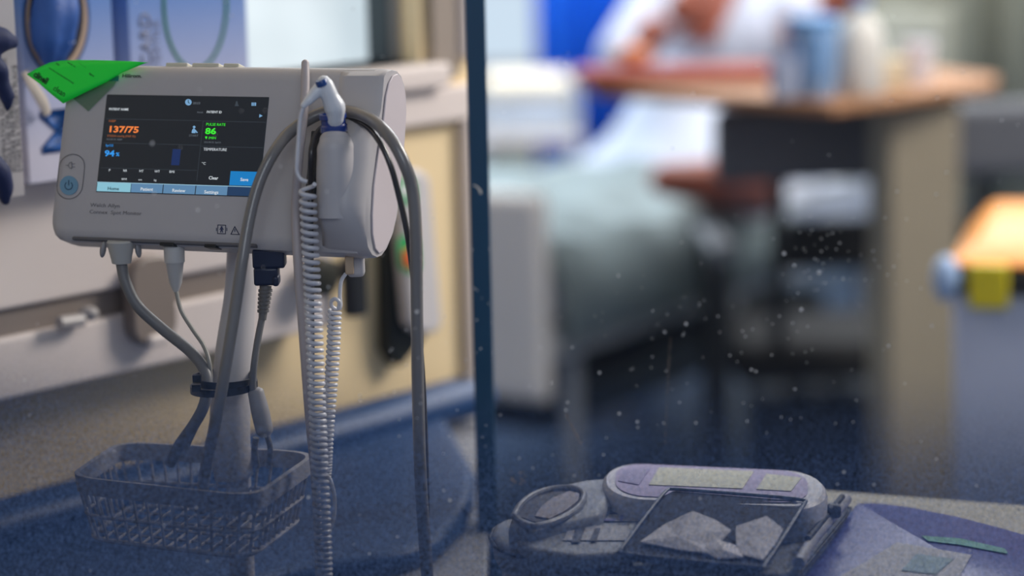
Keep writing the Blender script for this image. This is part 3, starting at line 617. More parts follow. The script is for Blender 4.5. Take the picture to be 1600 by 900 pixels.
# cable ties
for y0, y1, xa, xb, lab, hx in ((591, 593, 304, 398, 'upper black cable tie round the stand neck and cables', 308), (606, 601, 300, 400, 'lower black cable tie round the stand neck and cables', 307)):
    b = bmesh.new(); c = P((xa + xb) / 2, (y0 + y1) / 2, 2.175); n = 40; rx = (xb - xa) / 2 * PX * 1.0; ry = .030
    ring = []
    for k in range(n):
        a = 2 * pi * k / n; zx = -(y1 - y0) * PX * .5 * cos(a)
        base = c + V((rx * cos(a), ry * sin(a), zx))
        out = V((cos(a), sin(a), 0)) * .0016
        ring.append([b.verts.new(base + V((0, 0, -.0032))), b.verts.new(base + V((0, 0, .0032))), b.verts.new(base + out + V((0, 0, .0032))), b.verts.new(base + out + V((0, 0, -.0032)))])
    for k in range(n):
        for j in range(4): b.faces.new((ring[k][j], ring[(k + 1) % n][j], ring[(k + 1) % n][(j + 1) % 4], ring[k][(j + 1) % 4]))
    box(b, P(hx, y0, 2.143), (13 * PX, .006, 11 * PX)); tag(obj('cable_tie', b, black), lab, 'cable tie')

# basket
bz = H(300, 728, 0); zt = P(300, 765, 2.07).z
cor = [H(x, y, zt) for x, y in ((186, 689), (500, 706), (400, 776), (104, 744))]
def ringpts(cor, s=1.0, dz=0, r=.18, n=6):
    c = sum(cor, V()) / 4; C2 = [c + (p - c) * s + V((0, 0, dz)) for p in cor]; out = []
    for i in range(4):
        p, a, d = C2[i], C2[i - 1], C2[(i + 1) % 4]
        p0 = p.lerp(a, r * (1 if i in (0, 2) else 1)); p1 = p.lerp(d, r)
        for k in range(n + 1): t = k / n; out.append((p0 * (1 - t) ** 2 + p * 2 * t * (1 - t) + p1 * t * t))
    return out
def closed_tube(bm, pts, r, seg=8): return tube(bm, pts + [pts[0], pts[1]], r, seg, 1)
bk = thing('wire_basket', 'pale wire basket with a broad rim round the pole under the monitor', 'basket', (bt.x, bt.y, zt - .07))
b = bmesh.new(); o1 = ringpts(cor, 1.0); o2 = ringpts(cor, .985, -.016); i2 = ringpts(cor, .955, -.016); i1 = ringpts(cor, .95, .0)
n = len(o1); RR = [[b.verts.new(p) for p in L] for L in (o1, o2, i2, i1)]
for j in range(4):
    for k in range(n): b.faces.new((RR[j][k], RR[j][(k + 1) % n], RR[(j + 1) % 4][(k + 1) % n], RR[(j + 1) % 4][k]))
wirem = mat('basket_coat', (168, 166, 172), .45)
obj('rim', b, wirem, bk, ang=30)
def walk(pts, m):
    L = [0]; q = pts + [pts[0]]
    for a, c in zip(q, q[1:]): L.append(L[-1] + (c - a).length)
    out = []
    for j in range(m):
        s = L[-1] * j / m; k = max(i for i in range(len(L)) if L[i] <= s + 1e-9); k = min(k, len(pts) - 1); t = (s - L[k]) / max(1e-9, L[k + 1] - L[k]); out.append(q[k].lerp(q[k + 1], t))
    return out
b = bmesh.new(); tp, bp_ = walk(ringpts(cor, .97, -.012), 46), walk(ringpts(cor, .86, -.058), 46)
for a, c in zip(tp, bp_): tube(b, [a, c], .0015, 6, 1)
closed_tube(b, ringpts(cor, .86, -.058), .0024); closed_tube(b, ringpts(cor, .915, -.036), .0018)
bb_ = ringpts(cor, .86, -.058); C2 = [sum(cor, V()) / 4 + (p - sum(cor, V()) / 4) * .84 + V((0, 0, -.058)) for p in cor]
for k in range(1, 12): t = k / 12; tube(b, [C2[0].lerp(C2[1], t), C2[3].lerp(C2[2], t)], .0014, 6, 1)
for k in range(1, 5): t = k / 5; tube(b, [C2[0].lerp(C2[3], t), C2[1].lerp(C2[2], t)], .0014, 6, 1)
obj('wire_grid', b, wirem, bk)

# green tape tag over the top left corner
gt = thing('green_tag', 'bright green printed cleaning tag stuck over the top left corner of the monitor', 'tag', FW(100, 150, .01))
gm = bpy.data.materials.new('green_tape'); gm.use_nodes = True; gb = gm.node_tree.nodes['Principled BSDF']; gb.inputs['Base Color'].default_value = lin((8, 252, 70)); gb.inputs['Roughness'].default_value = .4
gb.inputs['Emission Strength'].default_value = 0
def g(px, py): 
    w = .006
    return FW(px, py, w)
b = bmesh.new(); rows = []
top = [(42, 116), (60, 106), (78, 98), (95, 95), (120, 94), (150, 94), (180, 95), (206, 96), (232, 98)]
bot = [(46, 119), (62, 131), (80, 147), (99, 162), (118, 152), (140, 141), (165, 129), (190, 114), (226, 99)]
for tp_, bt_ in zip(top, bot): rows.append([b.verts.new(g(tp_[0] + (bt_[0] - tp_[0]) * j / 5, tp_[1] + (bt_[1] - tp_[1]) * j / 5) + MN * (.0004 * sin(pi * j / 5))) for j in range(6)])
for a, c in zip(rows, rows[1:]):
    for j in range(5): b.faces.new((a[j], a[j + 1], c[j + 1], c[j]))
o = obj('paper', b, gm, gt); s = o.modifiers.new('solid', 'SOLIDIFY'); s.thickness = .0004
tpm = mat('tape_clear', (96, 140, 104), .4, alpha=.38)
b = bmesh.new(); prism(b, [FW(x, y, .0012) for x, y in ((112, 152), (165, 126), (182, 127), (178, 134), (138, 174))], MN * .0002); obj('clear_tape', b, tpm, gt, label='sheer greenish tape showing the case beneath', smooth=False)
ink2 = mat('tag_ink', (8, 70, 30), .6)
ox = FW(52, 116.5, .0205); xd = (FW(108, 153, .006) - FW(53, 118, .006)); yd = MN.cross(xd)
yd = -yd if yd.z < 0 else yd
def onTag(px, py, s, h, sq=1, bold=0, xd=xd): 
    yd_ = MN.cross(xd); yd_ = -yd_ if yd_.z < 0 else yd_
    w = g(px, py); textobj(s, h * PX / .7, ink2, gt, w + MN * .0012, xd, yd_, squeeze=sq, bold=bold)
onTag(52.5, 119, 'clinell', 9.8, .92, .035); onTag(83, 140.5, 'clean', 9.2, .95)
onTag(77, 107, 'I have been cleaned and disinfected today', 2.3, 1); onTag(88, 100, 'Date', 2.8); onTag(106, 98, 'ready for use', 2.3); onTag(140, 116, 'Signed', 2.8); onTag(124, 99, '....................', 2.6)

# ------------------------------------------------------------------ worktop on the right with tray unit
ZW = .83
wtp = thing('worktop', 'beige worktop behind the glass at the lower right', 'worktop', (.35, 2.2, 0))
back0, back1 = H(780, 700, ZW), H(1600, 776, ZW)
e0 = H(1290, 748, ZW); dirb = (H(1600, 777, ZW) - e0).normalized(); L0 = e0 - dirb * .34; L1 = e0 + dirb * .55
pts = [V((.02, 1.97, ZW - .03)), V((L1.x, 1.97, ZW - .03)), V((L1.x, L1.y, ZW - .03)), *[V((p.x, p.y, ZW - .03)) for p in (H(1010, 744, ZW), H(900, 775, ZW), H(800, 828, ZW), H(784, 860, ZW))]]
obj('top', prism(bmesh.new(), pts, V((0, 0, .03))), mat('beige_laminate', (176, 170, 152), .5, var=.04), wtp, smooth=False, bevel=.004)
pts = [V((p.x * .98 + .005, 1.99 + (p.y - 1.97) * .95, 0)) for p in pts]
obj('cabinet', prism(bmesh.new(), pts, V((0, 0, ZW - .031))), mat('cabinet_grey', (150, 152, 156), .5), wtp, smooth=False, bevel=.003)

tr = thing('wipes_tray', 'grey moulded clinical tray unit with a loop handle at its left end', 'tray', H(1040, 840, ZW))
shell = mat('tray_grey', (150, 154, 164), .45, var=.05, scale=60)
def Hp(pts, z): return [H(x, y, z) for x, y in pts]
# base: outline on plane z=ZW+.035
zb_ = ZW + .03
out = [(766, 832), (772, 818), (786, 810), (810, 808), (830, 806), (935, 790), (1295, 782), (1328, 786), (1320, 800), (1248, 888), (1232, 897), (1100, 895), (960, 884), (860, 872), (800, 858), (776, 848)]
b = bmesh.new(); P1 = Hp(out, zb_); c = sum(P1, V()) / len(P1)
low = [V((c.x + (p.x - c.x) * .97, c.y + (p.y - c.y) * .95, ZW + .001)) for p in P1]
a_ = [b.verts.new(p) for p in P1]; d_ = [b.verts.new(p) for p in low]; n = len(a_); b.faces.new(a_); b.faces.new(d_[::-1])
for k in range(n): b.faces.new((a_[k], d_[k], d_[(k + 1) % n], a_[(k + 1) % n]))
obj('base', b, shell, tr, bevel=.006, seg=4)
b = bmesh.new(); seam = [c + (p - c) * 1.004 - V((0, 0, .005)) for p in P1]; closed_tube(b, seam, .0016, 8); obj('seam', b, mat('seam_dark', (52, 56, 66), .6), tr)
# upper deck with handle
def deck(z, pts, h, m, nm, bev=.005, lab=None): return obj(nm, prism(bmesh.new(), [V((p.x, p.y, z)) for p in Hp(pts, z + h)], V((0, 0, h))), m, tr, bevel=bev, seg=4, label=lab)
# loop handle: a raised ring
hz = ZW + .05
lp = [(803, 806), (812, 790), (832, 774), (862, 764), (895, 763), (912, 772), (906, 790), (885, 806), (855, 818), (826, 822)]
b = bmesh.new(); hp = [H(x, y, zb_ + .028) for x, y in lp]
sp = smooth_path(hp + [hp[0]], 6)[:-1]; closed_tube(b, sp, .0030, 10); obj('loop_handle', b, mat('handle_grey', (128, 130, 140), .4), tr)
hl = Hp(((793, 818), (800, 800), (815, 785), (838, 769), (872, 757), (912, 748), (955, 745), (962, 770), (940, 800), (880, 812), (830, 826)), zb_ + .026)
obj('handle_hull', prism(bmesh.new(), [V((p.x, p.y, zb_ - .002)) for p in hl], V((0, 0, .028))), shell, tr, bevel=.008, seg=4)
obj('hand_hole_shade', prism(bmesh.new(), Hp(((806, 806), (812, 793), (830, 777), (855, 768), (888, 763), (910, 768), (912, 780), (898, 796), (870, 810), (838, 817)), zb_ + .0262), V((0, 0, .0006))), mat('hole_shade_grey', (66, 66, 78), .6), tr, label='dark plate on the handle coloured as a shaded hand hole')  # no hole is cut; its shade is put into the plate colour
obj('finger_recess', prism(bmesh.new(), Hp(((836, 808), (846, 793), (864, 779), (890, 769), (906, 773), (903, 784), (884, 799), (858, 812)), zb_ + .0269), V((0, 0, .0012))), mat('recess', (150, 142, 148), .5), tr)
# deck block between handle and lid, dark notch
deck(zb_, ((800, 838), (872, 806), (905, 790), (1005, 793), (1000, 830), (985, 862), (900, 868), (830, 858)), .014, shell, 'deck', .005)
deck(zb_ + .0, ((922, 790), (930, 768), (938, 764), (940, 790)), .02, mat('notch_dark', (30, 36, 48), .6), 'notch', .001)
vio = mat('violet_print', (112, 104, 178), .5); lab_ = mat('label_white', (178, 178, 186), .5); dkp = mat('dark_print', (72, 76, 92), .6)
def strip(pts, z, m, nm, h=.0006): return obj(nm, prism(bmesh.new(), [V((p.x, p.y, z)) for p in Hp(pts, z)], V((0, 0, h))), m, tr, smooth=False)
zl = zb_ + .0145
strip(((902, 797), (1003, 797), (998, 815), (880, 815)), zl, lab_, 'paper_label')
strip(((917, 799), (978, 799), (976, 803), (914, 803)), zl + .0008, dkp, 'printed_line'); strip(((926, 811), (962, 811), (960, 814), (923, 814)), zl + .0008, vio, 'printed_line', .0004)
strip(((906, 799), (915, 799), (908, 817), (899, 817)), zl + .0008, vio, 'printed_line'); strip(((972, 799), (976, 799), (972, 814), (968, 814)), zl + .0008, vio, 'printed_line')
strip(((890, 822), (985, 822), (980, 845), (880, 845)), zl, lab_, 'paper_label'); strip(((900, 826), (914, 826), (906, 848), (892, 848)), zl + .0008, dkp, 'printed_line'); strip(((930, 826), (938, 826), (932, 846), (922, 846)), zl + .0008, dkp, 'printed_line')
# rear pill-shaped lid
LZ = ZW + .062
def pill(x0, y0, x1, y1, r, n=8, ky=.42, sl=0):
    out = []
    for cx, cy, a0 in ((x1 - r, y1 - r * ky, 0), (x0 + r, y1 - r * ky, 90), (x0 + r, y0 + r * ky, 180), (x1 - r, y0 + r * ky, 270)):
        for k in range(n + 1): a = R_(a0 + 90 / n * k); X = cx + r * cos(a); out.append((X, cy + r * ky * sin(a) + (X - x0) * sl))
    return out
lidpts = pill(940, 721, 1293, 779, 62, sl=.045)
b = bmesh.new(); P1 = Hp(lidpts, LZ); c = sum(P1, V()) / len(P1)
lay = [(1, -.038), (1.0, -.008), (.985, -.003), (.955, 0)]; rg = [[b.verts.new(c + (p - c) * s + V((0, 0, dz))) for p in P1] for s, dz in lay]; n = len(P1)
for a, d in zip(rg, rg[1:]):
    for k in range(n): b.faces.new((a[k], a[(k + 1) % n], d[(k + 1) % n], d[k]))
b.faces.new(rg[0]); b.faces.new(rg[-1][::-1])
obj('lid', b, mat('lid_white', (205, 205, 216), .4), tr, ang=25, label='raised off-white lid')
strip(pill(962, 724, 1262, 774, 46, sl=.045), LZ + .0003, mat('violet_soft', (166, 154, 196), .5), 'violet_label', .0006)
lm = mat('label_cream', (198, 198, 178), .5)
strip(((1030, 731), (1178, 737), (1160, 764), (1014, 758)), LZ + .0011, lm, 'cream_panel'); strip(((1198, 741), (1252, 747), (1236, 768), (1182, 765)), LZ + .0011, lm, 'cream_panel')
strip(((974, 736), (1016, 732), (998, 758), (966, 752)), LZ + .0011, mat('violet_mid', (140, 132, 178), .5), 'printed_line')
# right side rail + latch
b = bmesh.new(); tube(b, [H(1322, 780, zb_ + .006), H(1300, 806, zb_ + .006), H(1270, 842, zb_ + .006), H(1248, 880, zb_ + .006)], .0055, 12, 6); obj('side_rail', b, mat('rail_pale', (168, 168, 178), .4), tr)
b = bmesh.new(); tube(b, [H(1316, 776, zb_ + .012), H(1296, 800, zb_ + .012), H(1262, 842, zb_ + .012)], .0028, 10, 6); obj('side_groove', b, mat('seam_dark', (52, 56, 66), .6), tr)
b = bmesh.new(); box(b, H(1303, 798, zb_ + .014), (.012, .012, .012)); obj('latch', b, mat('latch_grey', (70, 74, 86), .5), tr, bevel=.003)

dz_ = ZW + .052
dt = thing('dark_compartment_tray', 'dark navy rectangular tray holding crumpled white tissues', 'tray', H(1120, 840, zb_ + .004))
def zt_(y): t = (y - 762) / (886 - 762); return (ZW + .068) * (1 - t) + (zb_ + .012) * t
def HT(x, y, h=0): return H(x, y, zt_(y) + h)
dn = mat('tray_navy', (26, 34, 56), .75, var=.08, scale=80)
outer = [(1052, 764), (1240, 779), (1255, 788), (1250, 798), (1196, 880), (1180, 885), (985, 866), (972, 858), (976, 850), (1036, 772)]
b = bmesh.new(); prism(b, [HT(x, y) - V((0, 0, .007)) for x, y in outer], V((0, 0, .006))); obj('tray_floor', b, dn, dt, bevel=.002)
b = bmesh.new(); sp = [HT(x, y) for x, y in outer]; closed_tube(b, smooth_path(sp + [sp[0]], 5)[:-1], .0016, 10); obj('tray_rim', b, mat('rim_navy', (96, 106, 128), .45), dt, label='thin paler rim')
# crumpled tissues
tis = mat('tissue', (238, 236, 244), .8, var=.05, scale=60)
def tissue(pts, fs, lab):
    b = bmesh.new(); vs = [b.verts.new(HT(x, y, h * .34 + .0006)) for x, y, h in pts]
    for f in fs: b.faces.new([vs[k] for k in f])
    o = obj('crumpled_tissue', b, tis, smooth=False); sd = o.modifiers.new('solid', 'SOLIDIFY'); sd.thickness = .0012; sd.offset = -1
    tag(o, lab, 'tissue')
tissue([(1000, 846, .001), (1040, 818, .006), (1082, 798, .022), (1060, 838, .010), (1100, 850, .004), (1142, 828, .012), (1118, 812, .014), (1060, 858, .001), (1110, 864, .001)],
       [(0, 1, 3), (1, 2, 3), (3, 2, 6), (3, 6, 5), (3, 5, 4), (0, 3, 7), (3, 4, 8, 7), (4, 5, 8)], 'crumpled white tissue peaking in the left half of the dark tray')
tissue([(1150, 822, .008), (1198, 806, .020), (1224, 826, .012), (1212, 848, .006), (1192, 874, .001), (1176, 838, .010), (1150, 850, .003), (1160, 866, .001)],
       [(0, 1, 5), (1, 2, 5), (2, 3, 5), (3, 4, 5), (5, 4, 7, 6), (0, 5, 6)], 'crumpled white tissue in the right half of the dark tray')
tissue([(1092, 856, .001), (1118, 842, .008), (1150, 852, .004), (1162, 870, .001), (1120, 872, .001), (1132, 860, .008)],
       [(0, 1, 5), (1, 2, 5), (2, 3, 5), (3, 4, 5), (4, 0, 5)], 'low creased tissue between the two peaks in the dark tray')

# violet packet on the right
pk = thing('wipes_packet', 'flat violet plastic packet with green stripe and pale label at the lower right', 'packet', H(1450, 850, ZW))
vm = mat('packet_violet', (86, 92, 168), .3, var=.12, scale=14, bump=.25)
po = [(1322, 800), (1336, 784), (1362, 783), (1420, 790), (1500, 806), (1570, 824), (1660, 850), (1690, 900), (1640, 960), (1400, 960), (1240, 925), (1250, 900), (1290, 850)]
b = bmesh.new(); P1 = Hp(po, ZW + .018); c = sum(P1, V()) / len(P1); c2_ = [b.verts.new(V((p.x, p.y, ZW + .001))) for p in P1]; m1 = [b.verts.new(c + (p - c) * 1.0 + V((0, 0, -.004))) for p in P1]; m2 = [b.verts.new(c + (p - c) * .93 + V((0, 0, .001))) for p in P1]
n = len(P1)
for a, d in ((c2_, m1), (m1, m2)):
    for k in range(n): b.faces.new((a[k], a[(k + 1) % n], d[(k + 1) % n], d[k]))
b.faces.new(m2[::-1]); b.faces.new(c2_)
obj('pouch', b, vm, pk, bevel=.004)
def pstrip(pts, z, m, nm): return obj(nm, prism(bmesh.new(), [V((p.x, p.y, z)) for p in Hp(pts, z)], V((0, 0, .0006))), m, pk, smooth=False)
zk = ZW + .0197
pstrip(((1402, 848), (1518, 868), (1500, 900), (1480, 935), (1300, 910)), zk, lab_, 'label'); pstrip(((1432, 866), (1490, 874), (1462, 898), (1408, 892)), zk + .0008, mat('teal_patch', (120, 150, 160), .5), 'label_patch')
pstrip(((1440, 838), (1500, 842), (1570, 858), (1575, 866), (1500, 852), (1450, 846)), zk, mat('green_stripe', (58, 150, 130), .5), 'green_stripe')

# ------------------------------------------------------------------ ward beyond
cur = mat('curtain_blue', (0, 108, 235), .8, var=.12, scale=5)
def curtain(name, x0, x1, y, z0, z1, m, lab, wl_=.09, amp=.03):
    b = bmesh.new(); n = int((x1 - x0) / .012); rows = []
    for k in range(n + 1):
        x = x0 + (x1 - x0) * k / n; yy = y + amp * sin(2 * pi * x / wl_) + .012 * sin(x * 31)
        rows.append((b.verts.new((x, yy, z0)), b.verts.new((x + .01 * sin(x * 20), yy * 1 + .2 * (yy - y), z1))))
    for a, c in zip(rows, rows[1:]): b.faces.new((a[0], c[0], c[1], a[1]))
    o = obj(name, b, m); s = o.modifiers.new('solid', 'SOLIDIFY'); s.thickness = .004; tag(o, lab, 'curtain')
xs = lambda px, y: YP(px, 100, y).x
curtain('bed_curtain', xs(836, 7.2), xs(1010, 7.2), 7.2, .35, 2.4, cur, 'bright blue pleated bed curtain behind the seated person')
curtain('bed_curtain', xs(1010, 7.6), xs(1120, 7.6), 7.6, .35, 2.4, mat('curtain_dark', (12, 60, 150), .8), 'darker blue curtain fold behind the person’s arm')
curtain('window_curtain', xs(1340, 8.2), xs(1800, 8.2), 8.2, .2, 2.5, mat('curtain_beige', (182, 180, 158), .8), 'grey beige curtain across the far wall at upper right', .2, .04)
def ward_window():
    b = bmesh.new(); x0, x1 = xs(560, 8.5), xs(850, 8.5)
    for (cx, cz, sx, sz) in (((x0 + x1) / 2, .72, x1 - x0, .06), ((x0 + x1) / 2, 2.1, x1 - x0, .06), (x0, 1.4, .06, 1.4), (x1, 1.4, .06, 1.4)): box(b, (cx, 8.51, cz), (sx, .06, sz))
    w = struct('window_3', b, trimw, smooth=False)
    obj('pane', B(((x0 + x1) / 2, 8.52, 1.41), (x1 - x0 - .06, .01, 1.33)), glow('daylight', (208, 226, 242), 1.0), w, smooth=False)
ward_window()

sheet = mat('white_sheet', (208, 216, 232), .85, var=.04, bump=.3); blan = mat('blanket_greygreen', (134, 148, 150), .9, var=.12, scale=9, bump=.5)
frm = mat('bed_frame', (170, 174, 178), .4); dkm = mat('dark_metal', (24, 30, 36), .5)
NF = V((.07, 4.72, 0)); BD = (V((.92, 6.05, 0)) - NF).normalized(); BW = V((-BD.y, BD.x, 0)); BL, BWd = 2.0, .88
BR = M(((BD.x, BW.x, 0), (BD.y, BW.y, 0), (0, 0, 1)))
def bp(a, w, z): return NF + BD * a + BW * w + V((0, 0, z))
bed = thing('hospital_bed', 'blurred hospital bed with pale footboard and grey frame beyond the partition', 'bed', bp(1, .44, 0))
obj('mattress', B(bp(BL / 2, BWd / 2, .60), (BL - .06, BWd, .12), BR), sheet, bed, bevel=.03)
obj('bed_frame', B(bp(BL / 2, BWd / 2, .50), (BL, BWd + .03, .07), BR), frm, bed, bevel=.012)
obj('footboard', B(bp(-.03, BWd / 2, .60), (.04, BWd + .04, .42), BR), mat('board_white', (236, 232, 228), .5), bed, bevel=.02)
obj('headboard', B(bp(BL + .03, BWd / 2, .75), (.04, BWd + .04, .6), BR), mat('board_beige', (150, 148, 132), .5), bed, bevel=.02)
obj('underbed_dark', B(bp(BL / 2, BWd / 2, .28), (1.4, .5, .10), BR), dkm, bed, bevel=.01)  # dark block added to deepen the darkness under the bed
for a, w in ((.25, .1), (.25, .78), (1.75, .1), (1.75, .78)):
    b = bmesh.new(); cyl(b, bp(a, w, .07), bp(a, w, .47), .022); lg = obj('leg', b, frm, bed)
    b = bmesh.new(); cyl(b, bp(a, w - .02, .06), bp(a, w + .02, .06), .06); obj('wheel', b, grey_pl, lg)
b = bmesh.new(); tube(b, [bp(.75, -.03, .45), bp(.75, -.03, .80), bp(.85, -.03, .86), bp(1.6, -.03, .86), bp(1.7, -.03, .80), bp(1.7, -.03, .45)], .014, 12, 4); tube(b, [bp(.75, -.03, .66), bp(1.7, -.03, .66)], .010, 10, 1); obj('side_rail', b, frm, bed)
# rumpled blanket
def cloth(nm, a0, a1, w0, w1, z, bumps, m, lab, par=None, drop=.25, n=34, seed=1):
    rnd = random.Random(seed); b = bmesh.new(); G = []
    for i in range(n + 1):
        row = []
        for j in range(n + 1):
            a = a0 + (a1 - a0) * i / n; w = w0 + (w1 - w0) * j / n; h = z
            for (ba, bw, sa, sw, hh) in bumps: h += hh * math.exp(-((a - ba) / sa) ** 2 - ((w - bw) / sw) ** 2)
            h += .012 * sin(a * 23 + w * 9) + .01 * sin(w * 31 - a * 7)
            e = max(0, -w) ; 
            if w < 0: h = z - (-w) * 3.2; w2 = -.035 + w * .08
            else: w2 = w
            if w > BWd: h = z - (w - BWd) * 3.2; w2 = BWd + .035
            row.append(b.verts.new(bp(a, w2, h)))
        G.append(row)
    for i in range(n):
        for j in range(n): b.faces.new((G[i][j], G[i + 1][j], G[i + 1][j + 1], G[i][j + 1]))
    o = obj(nm, b, m, par, smooth=True, ang=180); s = o.modifiers.new('solid', 'SOLIDIFY'); s.thickness = .012; s.offset = 1
    if lab: tag(o, lab, 'blanket')
    return o
cloth('blanket', .0, 1.05, -.055, BWd + .05, .685, [(.35, .3, .25, .2, .05), (.8, .3, .3, .2, .06)], blan, 'rumpled grey green blanket spread over the foot half of the bed')
cloth('folded_sheet', .80, 1.17, -.03, BWd * .62, .70, [(1.02, .30, .13, .13, .24), (.96, .16, .14, .12, .15)], sheet, 'pale blue white sheet over the raised knees on the bed', seed=4)

# person sitting up in bed
def skin_body(name, verts, edges, radii, m, parent, vox=None, lab=None):
    me = bpy.data.meshes.new(name); me.from_pydata([tuple(INV[parent.name] @ V(v)) if parent else v for v in verts], edges, []); me.materials.append(m)
    o = bpy.data.objects.new(name, me); col.objects.link(o)
    if parent: o.parent = parent; INV[o.name] = INV[parent.name]
    md = o.modifiers.new('skin', 'SKIN'); lay = me.skin_vertices[0] if len(me.skin_vertices) else None
    if lay is None:
        bmx = bmesh.new(); bmx.from_mesh(me); bmx.verts.layers.skin.verify(); bmx.to_mesh(me); bmx.free(); lay = me.skin_vertices[0]
    for i, r in enumerate(radii): lay.data[i].radius = (r, r) if not isinstance(r, tuple) else r; lay.data[i].use_root = (i == 0)
    s = o.modifiers.new('sub', 'SUBSURF'); s.levels = s.render_levels = 2; md.use_smooth_shade = True
    if lab: o['label'] = lab
    return o
DP = 5.75
def Q(px, py, d=DP): return P(px, py, d)
hip = Q(1165, 285, 5.9); chest = Q(1150, 60, 5.8); neckp = Q(1120, -60, 5.75)
per = thing('person', 'person in a white gown sitting up in bed leaning over the overbed table', 'person', hip - V((0, 0, .08)))
skin = mat('skin_brown', (158, 84, 62), .5, var=.08)
sL, sR = Q(1060, -25, 5.65), Q(1205, -35, 5.85)
eL, eR = Q(972, 92, 5.5), Q(1262, 70, 5.6)
hL, hR = Q(1056, 18, 5.45), Q(1300, 12, 5.35)
head = Q(1085, -150, 5.6)
fw = (eL - chest); fw.z = 0; fw.normalize()
vv = [hip, Q(1160, 180, 5.85), chest, neckp, Q(1103, -100, 5.68), Q(1090, -165, 5.62), Q(1086, -210, 5.62), sL, eL, eL.lerp(hL, .85), sR, eR, eR.lerp(hR, .85),
      Q(1120, 272, 5.85), Q(1045, 215, 5.75), Q(985, 300, 5.55), Q(1170, 290, 5.5), Q(1110, 284, 5.12), Q(1015, 280, 5.05)]
ed = [(0, 1), (1, 2), (2, 3), (3, 4), (4, 5), (5, 6), (2, 7), (7, 8), (8, 9), (2, 10), (10, 11), (11, 12), (0, 13), (13, 14), (14, 15), (0, 16), (16, 17), (17, 18)]
rd = [.15, .14, .15, .055, .06, .085, .07, .065, .045, .032, .065, .045, .032, .07, .055, .04, .085, .05, .035]
skin_body('body', vv, ed, rd, skin, per)
gw = mat('gown_white', (190, 196, 212), .85, var=.04, bump=.3)
blob('gown', [[hip, Q(1160, 180, 5.85), chest, Q(1135, -30, 5.78)], [Q(1135, -20, 5.78), sL, sL.lerp(eL, .5), sL.lerp(eL, .97)], [Q(1135, -20, 5.78), sR, sR.lerp(eR, .6)]],
     [[.19, .18, .18, .12], [.10, .088, .075, .066], [.10, .088, .08]], gw, per, vox=.012)
hc = Q(1090, -165, 5.62)
b = bmesh.new(); ell(b, hc + V((.02, .03, .03)), (.10, .105, .11)); obj('hair', b, mat('hair_grey', (70, 64, 62), .9), per)
b = bmesh.new(); face = hc + (fw * .085) - V((0, 0, .01))
sdv = V((-fw.y, fw.x, 0))
cyl(b, face - V((0, 0, .0)) , face + fw * .022 - V((0, 0, .022)), .006, .013, 10); obj('nose', b, skin, per)
for s in (-1, 1):
    b = bmesh.new(); ell(b, face + sdv * .032 * s + V((0, 0, .012)) - fw * .008, (.010, .010, .007)); obj('eye', b, black, per)
    b = bmesh.new(); ell(b, hc + sdv * .092 * s, (.018, .018, .032)); obj('ear', b, skin, per)
b = bmesh.new(); tube(b, [face + sdv * -.024 - V((0, 0, .05)) - fw * .006, face - V((0, 0, .05)) + fw * .002, face + sdv * .024 - V((0, 0, .05)) - fw * .006], .005, 8, 4); obj('mouth', b, mat('lips', (120, 54, 48), .5), per)
def hand(wr, tip, nrm, side, curl=.5):
    d = (tip - wr).normalized(); s_ = d.cross(nrm).normalized(); n_ = s_.cross(d)
    vs = [wr, wr + d * .045, wr + d * .085]; es = [(0, 1), (1, 2)]; rs = [.028, (.040), (.036)]
    for k in range(4):
        o = (k - 1.5) * .019; l = (.062, .072, .068, .052)[k]; i = len(vs)
        b0 = wr + d * .085 + s_ * o; vs += [b0, b0 + d * l * .45 - n_ * .01 * curl, b0 + d * l * .8 - n_ * .035 * curl, b0 + d * l * .95 - n_ * .06 * curl]
        es += [(2, i), (i, i + 1), (i + 1, i + 2), (i + 2, i + 3)]; rs += [.011, .0095, .009, .008]
    i = len(vs); t0_ = wr + d * .03 + s_ * side * .03; vs += [t0_, t0_ + d * .03 + s_ * side * .022 - n_ * .01, t0_ + d * .055 + s_ * side * .024 - n_ * .03]; es += [(1, i), (i, i + 1), (i + 1, i + 2)]; rs += [.014, .011, .009]
    skin_body('hand', vs, es, rs, skin, per)
hand(eL.lerp(hL, .85), hL + (hL - eL) * .2, V((0, -1, .2)), 1, .9)
hand(eR.lerp(hR, .85), hR + (hR - eR) * .2, V((0, -1, .4)), -1, 1.0)
# shins showing on the sheet
# ------------------------------------------------------------------ overbed table
TD = 4.2
TZ = P(1290, 160, TD).z
ot = thing('overbed_table', 'wooden topped overbed table on a beige column standing in front of the bed', 'table', (P(1425, 600, TD).x, P(1425, 600, TD).y, 0))
tp_ = [H(x, y, TZ) for x, y in ((905, 112), (930, 134), (1270, 159), (1300, 161), (1555, 128), (1560, 118), (1350, 92))]
obj('table_top', prism(bmesh.new(), [p - V((0, 0, .022)) for p in tp_], V((0, 0, .022))), mat('wood_laminate', (166, 120, 84), .55, var=.1, scale=12), ot, bevel=.006)
cx = H(1425, 138, TZ); cx = CAM + (cx - CAM) * 1.015; cw = 135 / F * cx.y; cx.x = YP(1430, 420, cx.y).x
RT = M.Rotation(.35, 3, 'Z') @ M.Rotation(.0, 3, 'Y')
obj('column', B((cx.x, cx.y + .02, (TZ - .03 + .07) / 2), (cw * .93, .09, TZ - .03 - .07), RT), mat('column_beige', (152, 142, 122), .5), ot, bevel=.012)
obj('foot_bar', B((cx.x - .12, cx.y + .05, .055), (.62, .07, .05), M.Rotation(.35, 3, 'Z')), frm, ot, bevel=.01)
for dx in (-.38, .12):
    b = bmesh.new(); c = V((cx.x + dx, cx.y + .05 + dx * .36, .028)); cyl(b, c - V((.012, 0, 0)), c + V((.012, 0, 0)), .027); obj('caster', b, black, ot)
